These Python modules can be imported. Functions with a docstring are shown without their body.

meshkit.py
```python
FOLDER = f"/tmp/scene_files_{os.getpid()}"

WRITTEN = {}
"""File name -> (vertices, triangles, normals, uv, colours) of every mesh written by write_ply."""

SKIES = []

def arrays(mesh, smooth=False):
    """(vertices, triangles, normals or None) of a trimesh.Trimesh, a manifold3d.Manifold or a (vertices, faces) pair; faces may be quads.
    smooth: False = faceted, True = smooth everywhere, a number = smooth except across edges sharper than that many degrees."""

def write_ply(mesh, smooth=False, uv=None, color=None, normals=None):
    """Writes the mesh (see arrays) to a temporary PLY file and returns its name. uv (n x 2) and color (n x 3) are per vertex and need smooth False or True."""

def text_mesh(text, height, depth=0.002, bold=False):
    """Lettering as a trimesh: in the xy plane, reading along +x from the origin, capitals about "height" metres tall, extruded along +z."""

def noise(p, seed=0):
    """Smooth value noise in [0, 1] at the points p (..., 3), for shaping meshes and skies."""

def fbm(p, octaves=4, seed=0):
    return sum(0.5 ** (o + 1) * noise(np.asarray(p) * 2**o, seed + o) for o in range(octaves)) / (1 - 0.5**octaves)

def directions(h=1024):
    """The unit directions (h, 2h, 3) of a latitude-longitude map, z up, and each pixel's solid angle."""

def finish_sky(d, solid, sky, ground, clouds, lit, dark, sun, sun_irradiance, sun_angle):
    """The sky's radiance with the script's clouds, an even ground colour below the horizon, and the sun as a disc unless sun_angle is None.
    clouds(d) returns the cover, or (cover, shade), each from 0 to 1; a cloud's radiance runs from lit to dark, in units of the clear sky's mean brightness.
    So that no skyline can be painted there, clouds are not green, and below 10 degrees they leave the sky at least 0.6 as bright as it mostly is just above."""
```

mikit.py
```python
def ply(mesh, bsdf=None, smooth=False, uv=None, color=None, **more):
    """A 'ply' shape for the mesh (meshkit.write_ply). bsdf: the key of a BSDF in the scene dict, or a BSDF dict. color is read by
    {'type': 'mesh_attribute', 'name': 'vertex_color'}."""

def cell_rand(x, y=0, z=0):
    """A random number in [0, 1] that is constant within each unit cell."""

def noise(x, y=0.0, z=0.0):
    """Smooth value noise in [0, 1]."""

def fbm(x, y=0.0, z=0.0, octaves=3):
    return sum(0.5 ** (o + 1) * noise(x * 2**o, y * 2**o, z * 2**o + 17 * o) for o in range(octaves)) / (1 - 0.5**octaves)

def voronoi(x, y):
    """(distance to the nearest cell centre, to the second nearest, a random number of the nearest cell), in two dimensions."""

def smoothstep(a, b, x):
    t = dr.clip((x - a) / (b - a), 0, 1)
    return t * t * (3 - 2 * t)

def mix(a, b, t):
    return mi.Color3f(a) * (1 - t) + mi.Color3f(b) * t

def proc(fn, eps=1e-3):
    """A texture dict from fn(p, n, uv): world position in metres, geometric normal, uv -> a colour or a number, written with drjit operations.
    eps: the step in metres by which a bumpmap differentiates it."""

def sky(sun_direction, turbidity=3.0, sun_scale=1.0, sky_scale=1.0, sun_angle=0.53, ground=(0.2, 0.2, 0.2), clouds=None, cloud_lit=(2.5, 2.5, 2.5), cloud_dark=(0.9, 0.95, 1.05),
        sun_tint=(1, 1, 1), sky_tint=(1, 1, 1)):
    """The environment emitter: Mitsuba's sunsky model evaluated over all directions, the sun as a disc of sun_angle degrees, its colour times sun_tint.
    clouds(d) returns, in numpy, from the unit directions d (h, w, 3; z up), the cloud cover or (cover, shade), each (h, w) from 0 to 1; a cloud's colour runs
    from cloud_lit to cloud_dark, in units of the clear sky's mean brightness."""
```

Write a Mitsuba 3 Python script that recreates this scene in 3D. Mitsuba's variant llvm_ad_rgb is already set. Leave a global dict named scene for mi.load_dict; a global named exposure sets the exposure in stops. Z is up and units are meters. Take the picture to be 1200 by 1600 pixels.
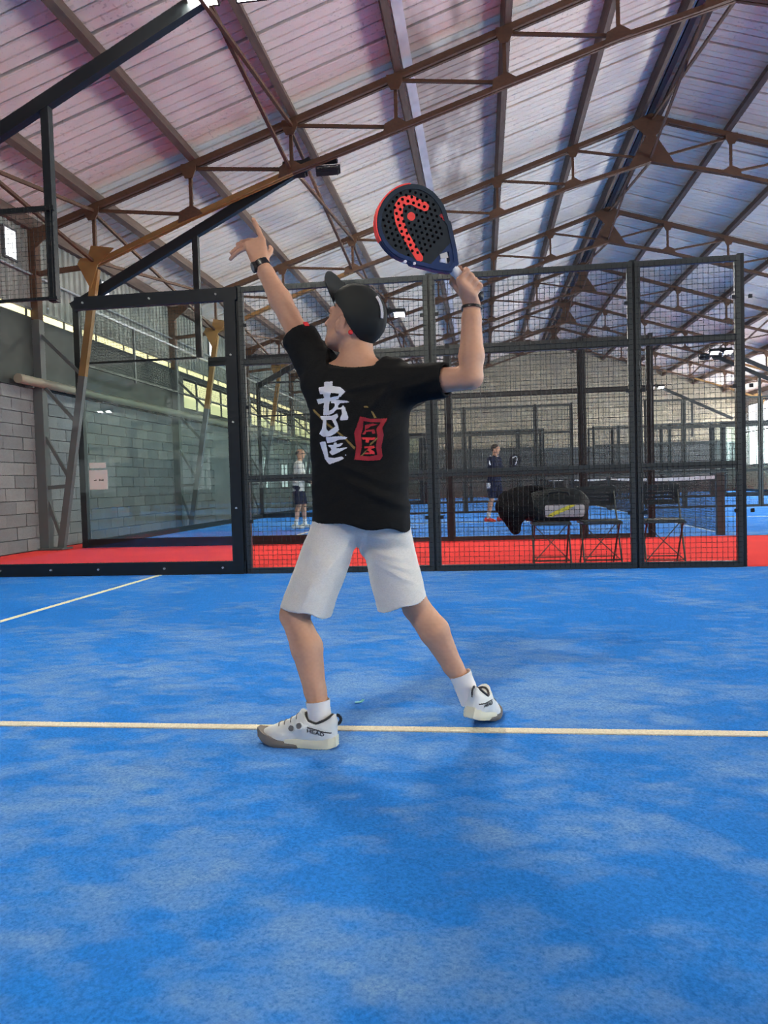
import math, random
import numpy as np, trimesh, shapely, shapely.affinity
import scipy.ndimage as ndi
import mitsuba as mi, drjit as dr
import mikit, meshkit
from mikit import proc, fbm, noise, cell_rand, smoothstep, mix, voronoi
random.seed(7); RNG = np.random.default_rng(7)
T = mi.ScalarTransform4f
scene, labels = {}, {}

# ---------------------------------------------------------------- camera, light levels, exposure
CAM_H, CAM_YAW, CAM_PITCH, CAM_ROLL, CAM_F = 0.906, 0.131, -0.037, -0.029, 1183.36
def camera_axes():
    cy, sy = math.cos(CAM_YAW), math.sin(CAM_YAW)
    fwd = np.array([-sy*math.cos(CAM_PITCH), cy*math.cos(CAM_PITCH), math.sin(CAM_PITCH)])
    r = np.array([cy, sy, 0.0]); u = np.cross(r, fwd)
    return fwd, -math.sin(CAM_ROLL)*r + math.cos(CAM_ROLL)*u
FWD, UP = camera_axes()
EYE = np.array([0, 0, CAM_H])
scene['camera'] = {'type': 'perspective', 'fov': 2*math.degrees(math.atan(600/CAM_F)), 'fov_axis': 'x', 'near_clip': 0.05, 'far_clip': 200.0,
                   'to_world': T().look_at(origin=EYE.tolist(), target=(EYE+FWD).tolist(), up=UP.tolist())}
exposure = -0.25
FLOOD = 950.0                    # radiance of a floodlight lens
FLOOD_TINT = (1.0, 0.92, 0.76)
DAY = 17.0                        # radiance of the daylight panes
SLIT = 2.4                       # back-lit yellow translucent strips

# ---------------------------------------------------------------- registry helpers
_taken = set()
GROUPS = {'roof_truss': 'rust brown trusses under the roof', 'roof_brace': 'crossed braces between the roof trusses', 'wall_column': 'lattice columns along the left wall', 'court_fence': 'mesh and glass fences along the courts',
          'glass_back_wall': 'glass back walls of the courts', 'court_net': 'court nets', 'floodlight': 'court floodlights', 'lamp_mast': 'black floodlight arms over the courts', 'folding_chair': 'folding chairs behind the fence'}
def unique(key):
    k, i = key, 0
    while k in _taken:
        i += 1; k = f'{key}_{i:03d}'
    _taken.add(k); return k
def thing(name, label, cat, group=None):
    k = unique(name); labels[k] = {'label': label, 'category': cat}; group = group or GROUPS.get(name)
    if group: labels[k]['group'] = group
    return k
def ply_(mesh, bsdf, smooth=False, **more):
    return mikit.ply(mesh, 'mat_'+bsdf, smooth, **more)
def part(parent, name, mesh, bsdf, smooth=False, label=None, stuff=False, **more):
    k = unique(f'{parent}__{name}')
    scene[k] = ply_(mesh, bsdf, smooth, **more)
    if label or stuff:
        labels[k] = {}
        if label: labels[k]['label'] = label
        if stuff: labels[k]['kind'] = 'stuff'
    return k
def copy_part(parent, name, src, to_world):
    k = unique(f'{parent}__{name}'); scene[k] = {**src, 'to_world': to_world}; return k
def struct(name, label, mesh=None, bsdf=None, smooth=False, **more):
    k = unique(name); labels[k] = {'label': label, 'kind': 'structure'}
    if mesh is not None: scene[k] = ply_(mesh, bsdf, smooth, **more)
    return k
def one(name, label, cat, mesh, bsdf, smooth=False, group=None, **more):
    k = thing(name, label, cat, group); scene[k] = ply_(mesh, bsdf, smooth, **more); return k

# ---------------------------------------------------------------- mesh helpers
cat = trimesh.util.concatenate
def box(x0, x1, y0, y1, z0, z1):
    m = trimesh.creation.box((x1-x0, y1-y0, z1-z0)); m.apply_translation(((x0+x1)/2, (y0+y1)/2, (z0+z1)/2)); return m
def unit(v):
    v = np.asarray(v, float); return v/np.linalg.norm(v)
def beam(a, b, w, h, up=(0, 0, 1)):
    """bar of section w (across) x h (along up) from a to b"""
    a, b = np.asarray(a, float), np.asarray(b, float)
    d = b-a; L = np.linalg.norm(d); d /= L
    up = np.asarray(up, float)
    if abs(d@unit(up)) > 0.99: up = np.array([0, 1, 0.0])
    s = unit(np.cross(d, up)); u = np.cross(s, d)
    m = trimesh.creation.box((L, w, h)); M = np.eye(4); M[:3, 0], M[:3, 1], M[:3, 2], M[:3, 3] = d, s, u, (a+b)/2
    M[:3, 1] = np.cross(u, d)
    m.apply_transform(M); return m
def tube(pts, r, n=8, closed=False, caps=True):
    pts = np.asarray(pts, float); r = np.broadcast_to(r, len(pts))
    t = np.gradient(pts, axis=0) if not closed else np.roll(pts, -1, 0)-np.roll(pts, 1, 0)
    t /= np.linalg.norm(t, axis=1, keepdims=True)
    ref = np.array([0, 0, 1.0]) if abs(t[0, 2]) < 0.9 else np.array([1.0, 0, 0])
    rings = []; s = unit(np.cross(t[0], ref))
    for k in range(len(pts)):
        s = unit(s-t[k]*(s@t[k])); u = np.cross(t[k], s)
        a = np.arange(n)*2*np.pi/n
        rings.append(pts[k]+r[k]*(np.cos(a)[:, None]*s+np.sin(a)[:, None]*u))
    v = np.vstack(rings); f = []
    m = len(pts)
    for k in range(m if closed else m-1):
        k2 = (k+1) % m
        for j in range(n):
            j2 = (j+1) % n
            f += [[k*n+j, k*n+j2, k2*n+j2], [k*n+j, k2*n+j2, k2*n+j]]
    if caps and not closed:
        v = np.vstack([v, pts[:1], pts[-1:]]); c0, c1 = len(v)-2, len(v)-1
        for j in range(n):
            j2 = (j+1) % n
            f += [[c0, j2, j], [c1, (m-1)*n+j, (m-1)*n+j2]]
    return trimesh.Trimesh(v, f, process=False)
def plate(poly, thick, axis='y', at=0.0):
    """polygon in (x, z) turned into a plate of that thickness across y"""
    g = shapely.Polygon(poly).buffer(0)
    m = trimesh.creation.extrude_polygon(g, thick, engine='earcut')
    v = m.vertices.copy(); m.vertices = np.stack([v[:, 0], at+thick/2-v[:, 2], v[:, 1]], 1); return m
def quad(p0, p1, p2, p3):
    return trimesh.Trimesh(np.array([p0, p1, p2, p3], float), [[0, 1, 2], [0, 2, 3]], process=False)

# ---------------------------------------------------------------- materials
def lam(c): return {'type': 'twosided', 'bsdf': {'type': 'diffuse', 'reflectance': {'type': 'rgb', 'value': list(c)}}}
def pri(c, rough=0.5, metal=0.0, **k):
    col = c if isinstance(c, dict) else {'type': 'rgb', 'value': list(c)}
    return {'type': 'twosided', 'bsdf': {'type': 'principled', 'base_color': col, 'roughness': rough, 'metallic': metal, **k}}
M = {}
def turf_fn(p, n, uv):
    big = fbm(p.x*0.9, p.y*0.9, 3.0, 3); mid = fbm(p.x*2.8, p.y*3.6, 9.0, 3); streak = fbm(p.x*9.0, p.y*16.0, 2.0, 3)
    fine = noise(p.x*160, p.y*160); fine2 = noise(p.x*420, p.y*420, 4.0)
    clump = fbm(p.x*14.0, p.y*22.0, 5.0, 3); sand = smoothstep(0.42, 0.74, 0.27*big+0.30*mid+0.20*streak+0.23*clump)
    blue = mix((0.009, 0.105, 0.40), (0.022, 0.200, 0.64), 0.55*fine+0.45*fine2)
    return mix(blue, (0.22, 0.37, 0.55), sand*(0.15+0.45*fine+0.25*fine2))
M['turf'] = pri(proc(turf_fn), 0.9, specular=0.15)
def red_fn(p, n, uv):
    a = fbm(p.x*1.3, p.y*1.3, 1.0, 3); f = noise(p.x*200, p.y*200)
    return mix((0.50, 0.026, 0.030), (0.64, 0.050, 0.045), 0.6*a+0.4*f)
M['red'] = pri(proc(red_fn), 0.9, specular=0.15)
M['line'] = pri(proc(lambda p, n, uv: mix((0.56, 0.52, 0.38), (0.76, 0.72, 0.56), noise(p.x*220, p.y*220))), 0.9)
M['black_steel'] = pri((0.008, 0.012, 0.015), 0.42, specular=0.35)
M['fence_steel'] = pri((0.050, 0.058, 0.057), 0.36, 0.55)
M['wire'] = pri((0.010, 0.013, 0.013), 0.35, specular=0.4)
M['bolt'] = pri((0.65, 0.65, 0.63), 0.3, 0.8)
M['glass'] = {'type': 'thindielectric', 'int_ior': 1.5, 'specular_transmittance': {'type': 'rgb', 'value': [0.80, 0.885, 0.86]}}
M['grey_steel'] = pri((0.11, 0.12, 0.125), 0.5)
def rust_fn(p, n, uv):
    a = fbm(p.x*3, p.y*3, p.z*5, 3); b = noise(p.x*40, p.y*40, p.z*40)
    return mix((0.050, 0.024, 0.014), (0.120, 0.058, 0.027), 0.65*a+0.35*b)
M['truss'] = pri(proc(rust_fn), 0.65)
def floodlit_fn(p, n, uv):
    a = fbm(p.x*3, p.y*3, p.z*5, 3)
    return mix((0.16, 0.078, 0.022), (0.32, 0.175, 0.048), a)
M['truss_floodlit'] = pri(proc(floodlit_fn), 0.6)  # truss paint with the warm floodlight put into its colour
def wood_fn(p, n, uv):
    a = fbm(p.x*9, p.y*1.1, p.z*14, 3); b = noise(p.x*60, p.y*7, p.z*80)
    return mix((0.050, 0.033, 0.026), (0.15, 0.105, 0.080), 0.6*a+0.4*b)
M['wood'] = pri(proc(wood_fn), 0.8)
def roof_base(p, tint_a, tint_b):
    a = fbm(p.x*0.8, p.y*0.6, 5.0, 3); s = noise(p.x*26, p.y*26, 2.0); s2 = noise(p.x*70, p.y*70, 6.0)
    c = mix(tint_a, tint_b, a)
    c = mix(c, (0.24, 0.19, 0.19), smoothstep(0.80, 0.93, s)*smoothstep(0.35, 0.6, a)*0.35+smoothstep(0.86, 0.97, s2)*0.3)
    # old damp stain in the bay right of the white batten
    bay = smoothstep(-1.02, -0.98, p.x)*(1-smoothstep(0.1, 0.5, p.x))
    st = fbm(p.x*2.2, p.y*0.7, 11.0, 4)
    return mix(c, (0.25, 0.20, 0.175), bay*smoothstep(0.30, 0.62, st)*0.75)
M['roof'] = pri(proc(lambda p, n, uv: roof_base(p, (0.72, 0.645, 0.53), (0.82, 0.74, 0.61))), 0.75)
M['roof_pink_glow'] = pri(proc(lambda p, n, uv: roof_base(p, (0.70, 0.61, 0.55), (0.80, 0.71, 0.64))), 0.75)  # pink glow over the near bay, put into the sheet colour
M['roof_back'] = lam((0.03, 0.028, 0.03))
M['batten'] = pri(proc(lambda p, n, uv: mix((0.42, 0.40, 0.43), (0.68, 0.67, 0.70), fbm(p.x*6, p.y*3, 0.0, 3))), 0.7)
def block_mat(c):
    return pri(proc(lambda p, n, uv: mix([x*0.82 for x in c], [x*1.15 for x in c], 0.6*fbm(p.y*2.5, p.z*2.5, 0.0, 3)+0.4*noise(p.y*70, p.z*70))), 0.85)
M['block_a'] = block_mat((0.185, 0.185, 0.20)); M['block_b'] = block_mat((0.165, 0.165, 0.18)); M['block_c'] = block_mat((0.21, 0.205, 0.215))
M['mortar'] = lam((0.10, 0.10, 0.105))
def siding_fn(p, n, uv):
    st = fbm(p.y*6, p.z*0.6, 1.0, 4); a = noise(p.y*30, p.z*2)
    return mix((0.13, 0.14, 0.125), (0.36, 0.37, 0.33), 0.7*st+0.3*a)
M['siding'] = pri(proc(siding_fn), 0.75)
M['dark_board'] = pri(proc(lambda p, n, uv: mix((0.020, 0.024, 0.023), (0.050, 0.055, 0.052), fbm(p.y*2, p.z*3, 0.0, 3))), 0.6)
def farwall_fn(p, n, uv):
    row = dr.floor(p.z/0.2); ox = 0.25*(row-2*dr.floor(row/2))
    c = cell_rand((p.x+ox)/0.5, row, 3.0)
    fx = (p.x+ox)/0.5-dr.floor((p.x+ox)/0.5); fz = p.z/0.2-row
    joint = dr.minimum(dr.minimum(fx, 1-fx)*0.5, dr.minimum(fz, 1-fz)*0.2)
    base = mix((0.34, 0.30, 0.21), (0.50, 0.44, 0.32), c)
    base = mix(base, (0.30, 0.27, 0.22), smoothstep(0.45, 0.8, fbm(p.x*0.7, p.z*1.5, 0.0, 3))*0.6)
    base = mix((0.22, 0.20, 0.17), base, smoothstep(0.004, 0.016, joint))
    return mix(mix((0.050, 0.060, 0.063), (0.075, 0.085, 0.088), c), base, smoothstep(2.68, 2.72, p.z))
M['far_wall'] = pri(proc(farwall_fn), 0.85)
M['plain_wall'] = pri((0.30, 0.30, 0.28), 0.85)
M['net'] = pri((0.015, 0.016, 0.017), 0.8)
M['white_band'] = pri((0.80, 0.80, 0.78), 0.7)
M['housing'] = pri((0.02, 0.021, 0.022), 0.4, 0.3)
M['pipe'] = pri((0.33, 0.29, 0.22), 0.6)
M['galvanised'] = pri((0.50, 0.52, 0.52), 0.35, 0.7)
# ================================================================ the hall
XL, XR, XC, YN, YF = -7.15, 14.55, 3.7, -6.0, 44.5
SL, ZR = 0.32, 8.78
def zroof(x): return ZR-SL*abs(x-XC)
TRUSS_Y = [-5.0, 0.5, 6.0, 11.5, 17.0, 22.5, 28.0, 33.5, 39.0]
COURTS = [(-2.26, 7.74), (11.74, 21.74), (21.84, 31.84), (33.3, 43.3)]
CX0, CX1, CXN = -6.5, 13.5, 3.5

floor = struct('floor', 'floor of the hall, blue turf courts and red walkways')
part(floor, 'red_carpet', box(XL, XR, YN, YF, -0.06, -0.006), 'red', label='red carpet walkway between the courts')
for i, (y0, y1) in enumerate(COURTS):
    part(floor, 'blue_turf', box(CX0, CX1, y0, y1, -0.05, 0.0), 'turf', label=f'blue sanded artificial turf of {"the near court,the second court,the third court,the farthest court".split(",")[i]}')
    ym = (y0+y1)/2
    for x in (CXN-6.95, CXN+6.95):
        part(floor, 'court_line', box(x-0.025, x+0.025, y0+0.06, y1-0.06, 0.0, 0.004), 'line')
    part(floor, 'court_line', box(CXN-7.15, CXN+7.15, ym-0.025, ym+0.025, 0.0, 0.0045), 'line')

# ---- roof: sheets laid down the slope, each its own piece
ceiling = struct('ceiling', 'pitched roof of pale lilac ribbed sheets on timber purlins')
for s in (-1, 1):
    xe = XL-0.1 if s < 0 else XR+0.1
    a = XC+s*0.02
    v = [[a, YN, zroof(a)+0.09], [xe, YN, zroof(xe)+0.09], [xe, YF, zroof(xe)+0.09], [a, YF, zroof(a)+0.09]]
    part(ceiling, 'roof_deck', quad(*v) if s > 0 else quad(*v[::-1]), 'roof_back')
PITCH = 0.402
ny = int((YF-YN)/PITCH)
for s in (-1, 1):
    x0, x1 = XC+s*0.13, (XL-0.05 if s < 0 else XR+0.05)
    for k in range(ny):
        ya, yb = YN+k*PITCH+0.017, YN+(k+1)*PITCH-0.017
        dz = 0.010*((k*7) % 3-1)
        # ribbed profile across the sheet: flat, small step, flat
        prof = [(ya, 0.012), (ya+0.018, 0.0), (ya+0.176, 0.0), (ya+0.182, 0.016), (ya+0.200, 0.016), (ya+0.206, 0.0), (yb-0.018, 0.0), (yb, 0.012)]
        vv = []
        for y, d in prof:
            vv += [[x0, y, zroof(x0)+d+dz], [x1, y, zroof(x1)+d+dz]]
        vv += [[x0, ya, zroof(x0)+0.05], [x1, ya, zroof(x1)+0.05], [x0, yb, zroof(x0)+0.05], [x1, yb, zroof(x1)+0.05]]
        f = []
        for j in range(len(prof)-1): f.append([2*j, 2*j+1, 2*j+3, 2*j+2])
        L = 2*len(prof)
        f += [[L, L+1, 1, 0], [L-2, L-1, L+3, L+2]]
        f = np.array(f)
        if s > 0: f = f[:, ::-1]
        part(ceiling, 'roof_sheet', (np.array(vv), f), 'roof_pink_glow' if (s < 0 and yb < 11.35) else 'roof')
for k in range(0, 7):
    for s in (-1, 1):
        x = XC+s*(1.62*k if k else 0.24)
        z = zroof(x)-0.005
        n = np.array([s*SL, 0, 1])/math.hypot(SL, 1)
        a, b = np.array([x, YN, z])-n*0.105, np.array([x, YF, z])-n*0.105
        part(ceiling, 'purlin', beam(a, b, 0.10 if k else 0.09, 0.20, n), 'wood', label='brown timber purlin')
for s in (-1, 1):
    x = XL+0.06 if s < 0 else XR-0.06
    part(ceiling, 'purlin', beam((x, YN, zroof(x)-0.1), (x, YF, zroof(x)-0.1), 0.1, 0.2), 'wood', label='brown timber purlin')
part(ceiling, 'ridge_cap', cat([beam((XC+s*0.075, YN, ZR-0.05), (XC+s*0.075, YF, ZR-0.05), 0.13, 0.012, (-s*SL, 0, 1)) for s in (-1, 1)]), 'galvanised', label='pale metal ridge strip')
part(ceiling, 'white_batten', beam((-0.985, YN, zroof(-0.985)-0.03), (-0.985, YF, zroof(-0.985)-0.03), 0.15, 0.05, (-SL, 0, 1)), 'batten', label='whitish board beside a purlin')

# ---- roof trusses
NODE_X = [XC-1.62*k for k in range(6, 0, -1)]
BOT = [4.53, 5.15, 5.71, 6.20, 6.70, 7.20]
def truss(y, label):
    t = thing('roof_truss', label, 'roof truss')
    zt = lambda x: zroof(x)-0.27
    zb0 = 7.60
    for s in (-1, 1):
        X = [XC+s*(XC-x) for x in NODE_X]
        xw = XL+0.02 if s < 0 else XR-0.02
        for dy in (-0.045, 0.045):
            pass
        part(t, 'top_chord', cat([beam((xw, y+dy, zt(xw)), (XC, y+dy, zt(XC)), 0.055, 0.09) for dy in (-0.045, 0.045)]), 'truss')
        pts = list(zip(X, BOT))+[(XC, zb0)]
        for seg, mt in ((list(zip(pts[:-1], pts[1:]))[:2], 'truss_floodlit'), (list(zip(pts[:-1], pts[1:]))[2:], 'truss')):  # outer chord pieces coloured as if lit by the floodlights
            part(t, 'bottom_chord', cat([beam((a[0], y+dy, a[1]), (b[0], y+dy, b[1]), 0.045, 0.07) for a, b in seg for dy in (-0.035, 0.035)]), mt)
        part(t, 'tie_strut', beam((pts[0][0], y, pts[0][1]-0.02), (xw, y, pts[0][1]-0.1), 0.07, 0.07), 'truss')
        for i, (x, zb) in enumerate(pts[:-1]):
            part(t, 'web_vertical', beam((x, y, zt(x)), (x, y, zb), 0.05, 0.05), 'truss')
            nx, nz = pts[i+1]
            if i < 5 or True:
                part(t, 'web_diagonal', beam((x, y, zt(x)-0.03), (nx-(-s)*0 - s*0, y, nz+0.04), 0.045, 0.045), 'truss')
            g = 0.12
            part(t, 'gusset', plate([(x-g, zt(x)-s*0+0.02), (x+g, zt(x+0)+0.02), (x+g, zt(x)-0.08), (x+0.06, zt(x)-0.2), (x-0.06, zt(x)-0.2), (x-g, zt(x)-0.08)], 0.02, at=y-0.075), 'truss')
            if i:
                part(t, 'gusset', plate([(x-0.2, zb-0.05-0.05), (x+0.2, zb-0.05+0.07), (x+0.15, zb+0.08), (x+0.02, zb+0.16), (x-0.17, zb+0.07)] if s < 0 else
                                        [(x+0.2, zb-0.05-0.05), (x-0.2, zb-0.05+0.07), (x-0.15, zb+0.08), (x-0.02, zb+0.16), (x+0.17, zb+0.07)], 0.02, at=y-0.065), 'truss')
            else:
                part(t, 'gusset', plate([(x-s*a_, zb+b_) for a_, b_ in ((-0.035, 0.275), (0.34, 0.215), (0.06, -0.04), (-0.07, -0.40), (-0.275, 0.0), (-0.22, 0.09), (-0.10, 0.08))], 0.025, at=y-0.06), 'truss_floodlit', label='knee gusset plate, painted as if floodlit')
        # knee gusset at the wall column
        part(t, 'gusset', plate([(xw, zt(xw)-0.02), (xw-s*0.45, zt(xw)+0.13), (xw-s*0.45, zt(xw)+0.04), (xw-s*0.12, zt(xw)-0.22), (xw, zt(xw)-0.35)], 0.02, at=y-0.06), 'truss')
    # ridge: hourglass plates
    zt0 = zt(XC)
    part(t, 'gusset', plate([(XC-0.42, zt0-0.10), (XC, zt0+0.06), (XC+0.42, zt0-0.10), (XC+0.09, zt0-0.42), (XC-0.09, zt0-0.42)], 0.03, at=y-0.07), 'truss')
    part(t, 'gusset', plate([(XC-0.50, zb0-0.17), (XC, zb0-0.03), (XC+0.50, zb0-0.17), (XC+0.42, zb0-0.02), (XC+0.09, zt0-0.40), (XC-0.09, zt0-0.40), (XC-0.42, zb0-0.02)], 0.03, at=y-0.07), 'truss')
    part(t, 'web_vertical', beam((XC, y, zt0), (XC, y, zb0), 0.08, 0.06), 'truss')
ORD = ['', '', '', 'first rust brown roof truss ahead of the camera, its outer chord painted floodlit yellow', 'second roof truss ahead, its ridge plate above the right post of the fence', 'third roof truss ahead, ridge plate just above the fence top rail',
       'fourth roof truss ahead, seen through the top of the fence mesh', 'fifth roof truss ahead, seen through the fence mesh', 'sixth and farthest roof truss, in front of the end wall']
for y, lab in zip(TRUSS_Y, ORD):
    if lab: truss(y, lab)
truss(6.0, 'roof truss above the near court, mostly out of the top of the frame')

# ---- long braces between the trusses
def zbot(x):
    xs = NODE_X+[XC]; return float(np.interp(x if x <= XC else 2*XC-x, xs, BOT+[7.60]))
bn = 0
for ya, yb in zip(TRUSS_Y[2:-1], TRUSS_Y[3:]):
    w = {6.0: 'above the near court', 11.5: 'behind the first truss', 17.0: 'behind the second truss', 22.5: 'behind the third truss', 28.0: 'behind the fourth truss', 33.5: 'behind the fifth truss'}[ya]
    for x, side in ((NODE_X[0], 'at the left wall'), (NODE_X[2], 'in the left roof slope'), (XC, 'under the ridge'), (2*XC-NODE_X[2], 'in the right roof slope')):
        k = thing('roof_brace', f'crossed rust brown angle braces {w}, {side}', 'roof brace')
        zt = zroof(x)-0.27; zb = zbot(x)
        part(k, 'brace_bar', beam((x-0.02, ya, zt-0.05), (x-0.02, yb, zb+0.03), 0.045, 0.045), 'truss')
        part(k, 'brace_bar', beam((x+0.03, ya, zb+0.03), (x+0.03, yb, zt-0.05), 0.045, 0.045), 'truss')

# ---- left wall
wl = struct('wall_left', 'left wall: grey block base, dark band, ribbed metal siding above')
part(wl, 'backing', box(XL-0.30, XL-0.05, YN, YF, 0, 5.4), 'mortar')
Yb0, Yb1, BL, BH = 8.6, 19.6, 0.5, 0.2
bi = 0
var = ['block_a', 'block_b', 'block_c']
for r in range(13):
    off = 0.25*(r % 2)
    y = Yb0-off
    while y < Yb1-0.01:
        y0, y1 = max(y, Yb0), min(y+BL, Yb1); y += BL
        if y1-y0 < 0.1: continue
        d = RNG.uniform(-0.004, 0.004)
        m = box(XL-0.06, XL+d, y0+0.006, y1-0.006, r*BH+0.006, (r+1)*BH-0.006)
        part(wl, 'block', m, var[int(RNG.integers(3))])
part(wl, 'painted_blockwork', cat([box(XL-0.06, XL, YN, Yb0, 0, 2.6), box(XL-0.06, XL, Yb1, YF, 0, 2.6)]), 'block_a')
part(wl, 'dark_band', box(XL-0.05, XL+0.03, YN, 17.2, 2.6, 3.74), 'dark_board', label='dark boarded band above the blocks')
part(wl, 'dark_band', cat([box(XL-0.05, XL+0.03, 17.2, YF, 2.6, 2.86), box(XL-0.05, XL+0.03, 17.2, YF, 3.6, 3.74)]), 'dark_board')
for k in range(int((YF-YN)/0.9)+1):
    y0 = YN+0.9*k; y1 = min(y0+0.89, YF)
    if y1-y0 < 0.2: continue
    prof = []; y = y0
    while y < y1-0.02:
        prof += [(y, 0), (min(y+0.10, y1), 0), (min(y+0.125, y1), 0.03), (min(y+0.155, y1), 0.03)]; y += 0.18
    prof.append((y1, 0))
    vv = []; 
    for yy, d in prof: vv += [[XL+d, yy, 3.88], [XL+d, yy, 5.36]]
    f = np.array([[2*j, 2*j+2, 2*j+3, 2*j+1] for j in range(len(prof)-1)])
    part(wl, 'siding_sheet', (np.array(vv), f), 'siding')
part(wl, 'sill_rail', box(XL, XL+0.05, YN, YF, 3.855, 3.885), 'grey_steel')
def emit(c, s): return {'type': 'area', 'radiance': {'type': 'rgb', 'value': [float(x*s) for x in c]}}
M['pane'] = lam((0.5, 0.5, 0.5)); M['pane_yellow'] = lam((0.5, 0.45, 0.3)); M['lens'] = lam((0.8, 0.8, 0.8))
def pane_x(x, y0, y1, z0, z1, s):   # rectangle facing +x (s=1) or -x
    p = [[x, y0, z0], [x, y1, z0], [x, y1, z1], [x, y0, z1]]
    return quad(*p) if s > 0 else quad(*p[::-1])
def pane_y(y, x0, x1, z0, z1, s):   # facing +y (s=1) or -y
    p = [[x1, y, z0], [x0, y, z0], [x0, y, z1], [x1, y, z1]]
    return quad(*p) if s > 0 else quad(*p[::-1])
YEL, SKYC = (1.0, 0.83, 0.42), (0.93, 0.97, 1.0)
wn = 0
def window(label):
    global wn; wn += 1
    k = f'window_{wn}'; _taken.add(k); labels[k] = {'label': label, 'kind': 'structure'}; return k
# thin back-lit slit along the top of the dark band
w = window('thin yellow backlit strip along the left wall')
part(w, 'light_strip', pane_x(XL+0.02, 8.0, 30.0, 3.745, 3.85, 1), 'pane_yellow', emitter=emit(YEL, SLIT))
part(w, 'mullion', cat([box(XL+0.015, XL+0.035, y-0.02, y+0.02, 3.745, 3.85) for y in np.arange(8.0, 30.1, 1.1)]), 'dark_board')
for bay, (a, b) in enumerate(((17.6, 22.1), (23.0, 27.5), (28.5, 33.0), (34.0, 38.5))):
    w = window(f'yellow translucent window panels in the left wall, bay {bay+1} from the camera')
    n = 5; step = (b-a)/n
    for k in range(n):
        part(w, 'pane', pane_x(XL+0.0, a+k*step+0.03, a+(k+1)*step-0.03, 2.9, 3.56, 1), 'pane_yellow', emitter=emit(YEL, SLIT*0.7))
    part(w, 'mullion', cat([box(XL-0.03, XL+0.03, a+k*step-0.03, a+k*step+0.03, 2.86, 3.6) for k in range(n+1)]), 'dark_board')
    part(w, 'frame', cat([box(XL-0.05, XL+0.028, (17.2, 22.1, 27.5, 33.0)[bay], a, 2.86, 3.6)]+([box(XL-0.05, XL+0.028, b, YF, 2.86, 3.6)] if bay == 3 else [])), 'dark_board')
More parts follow.
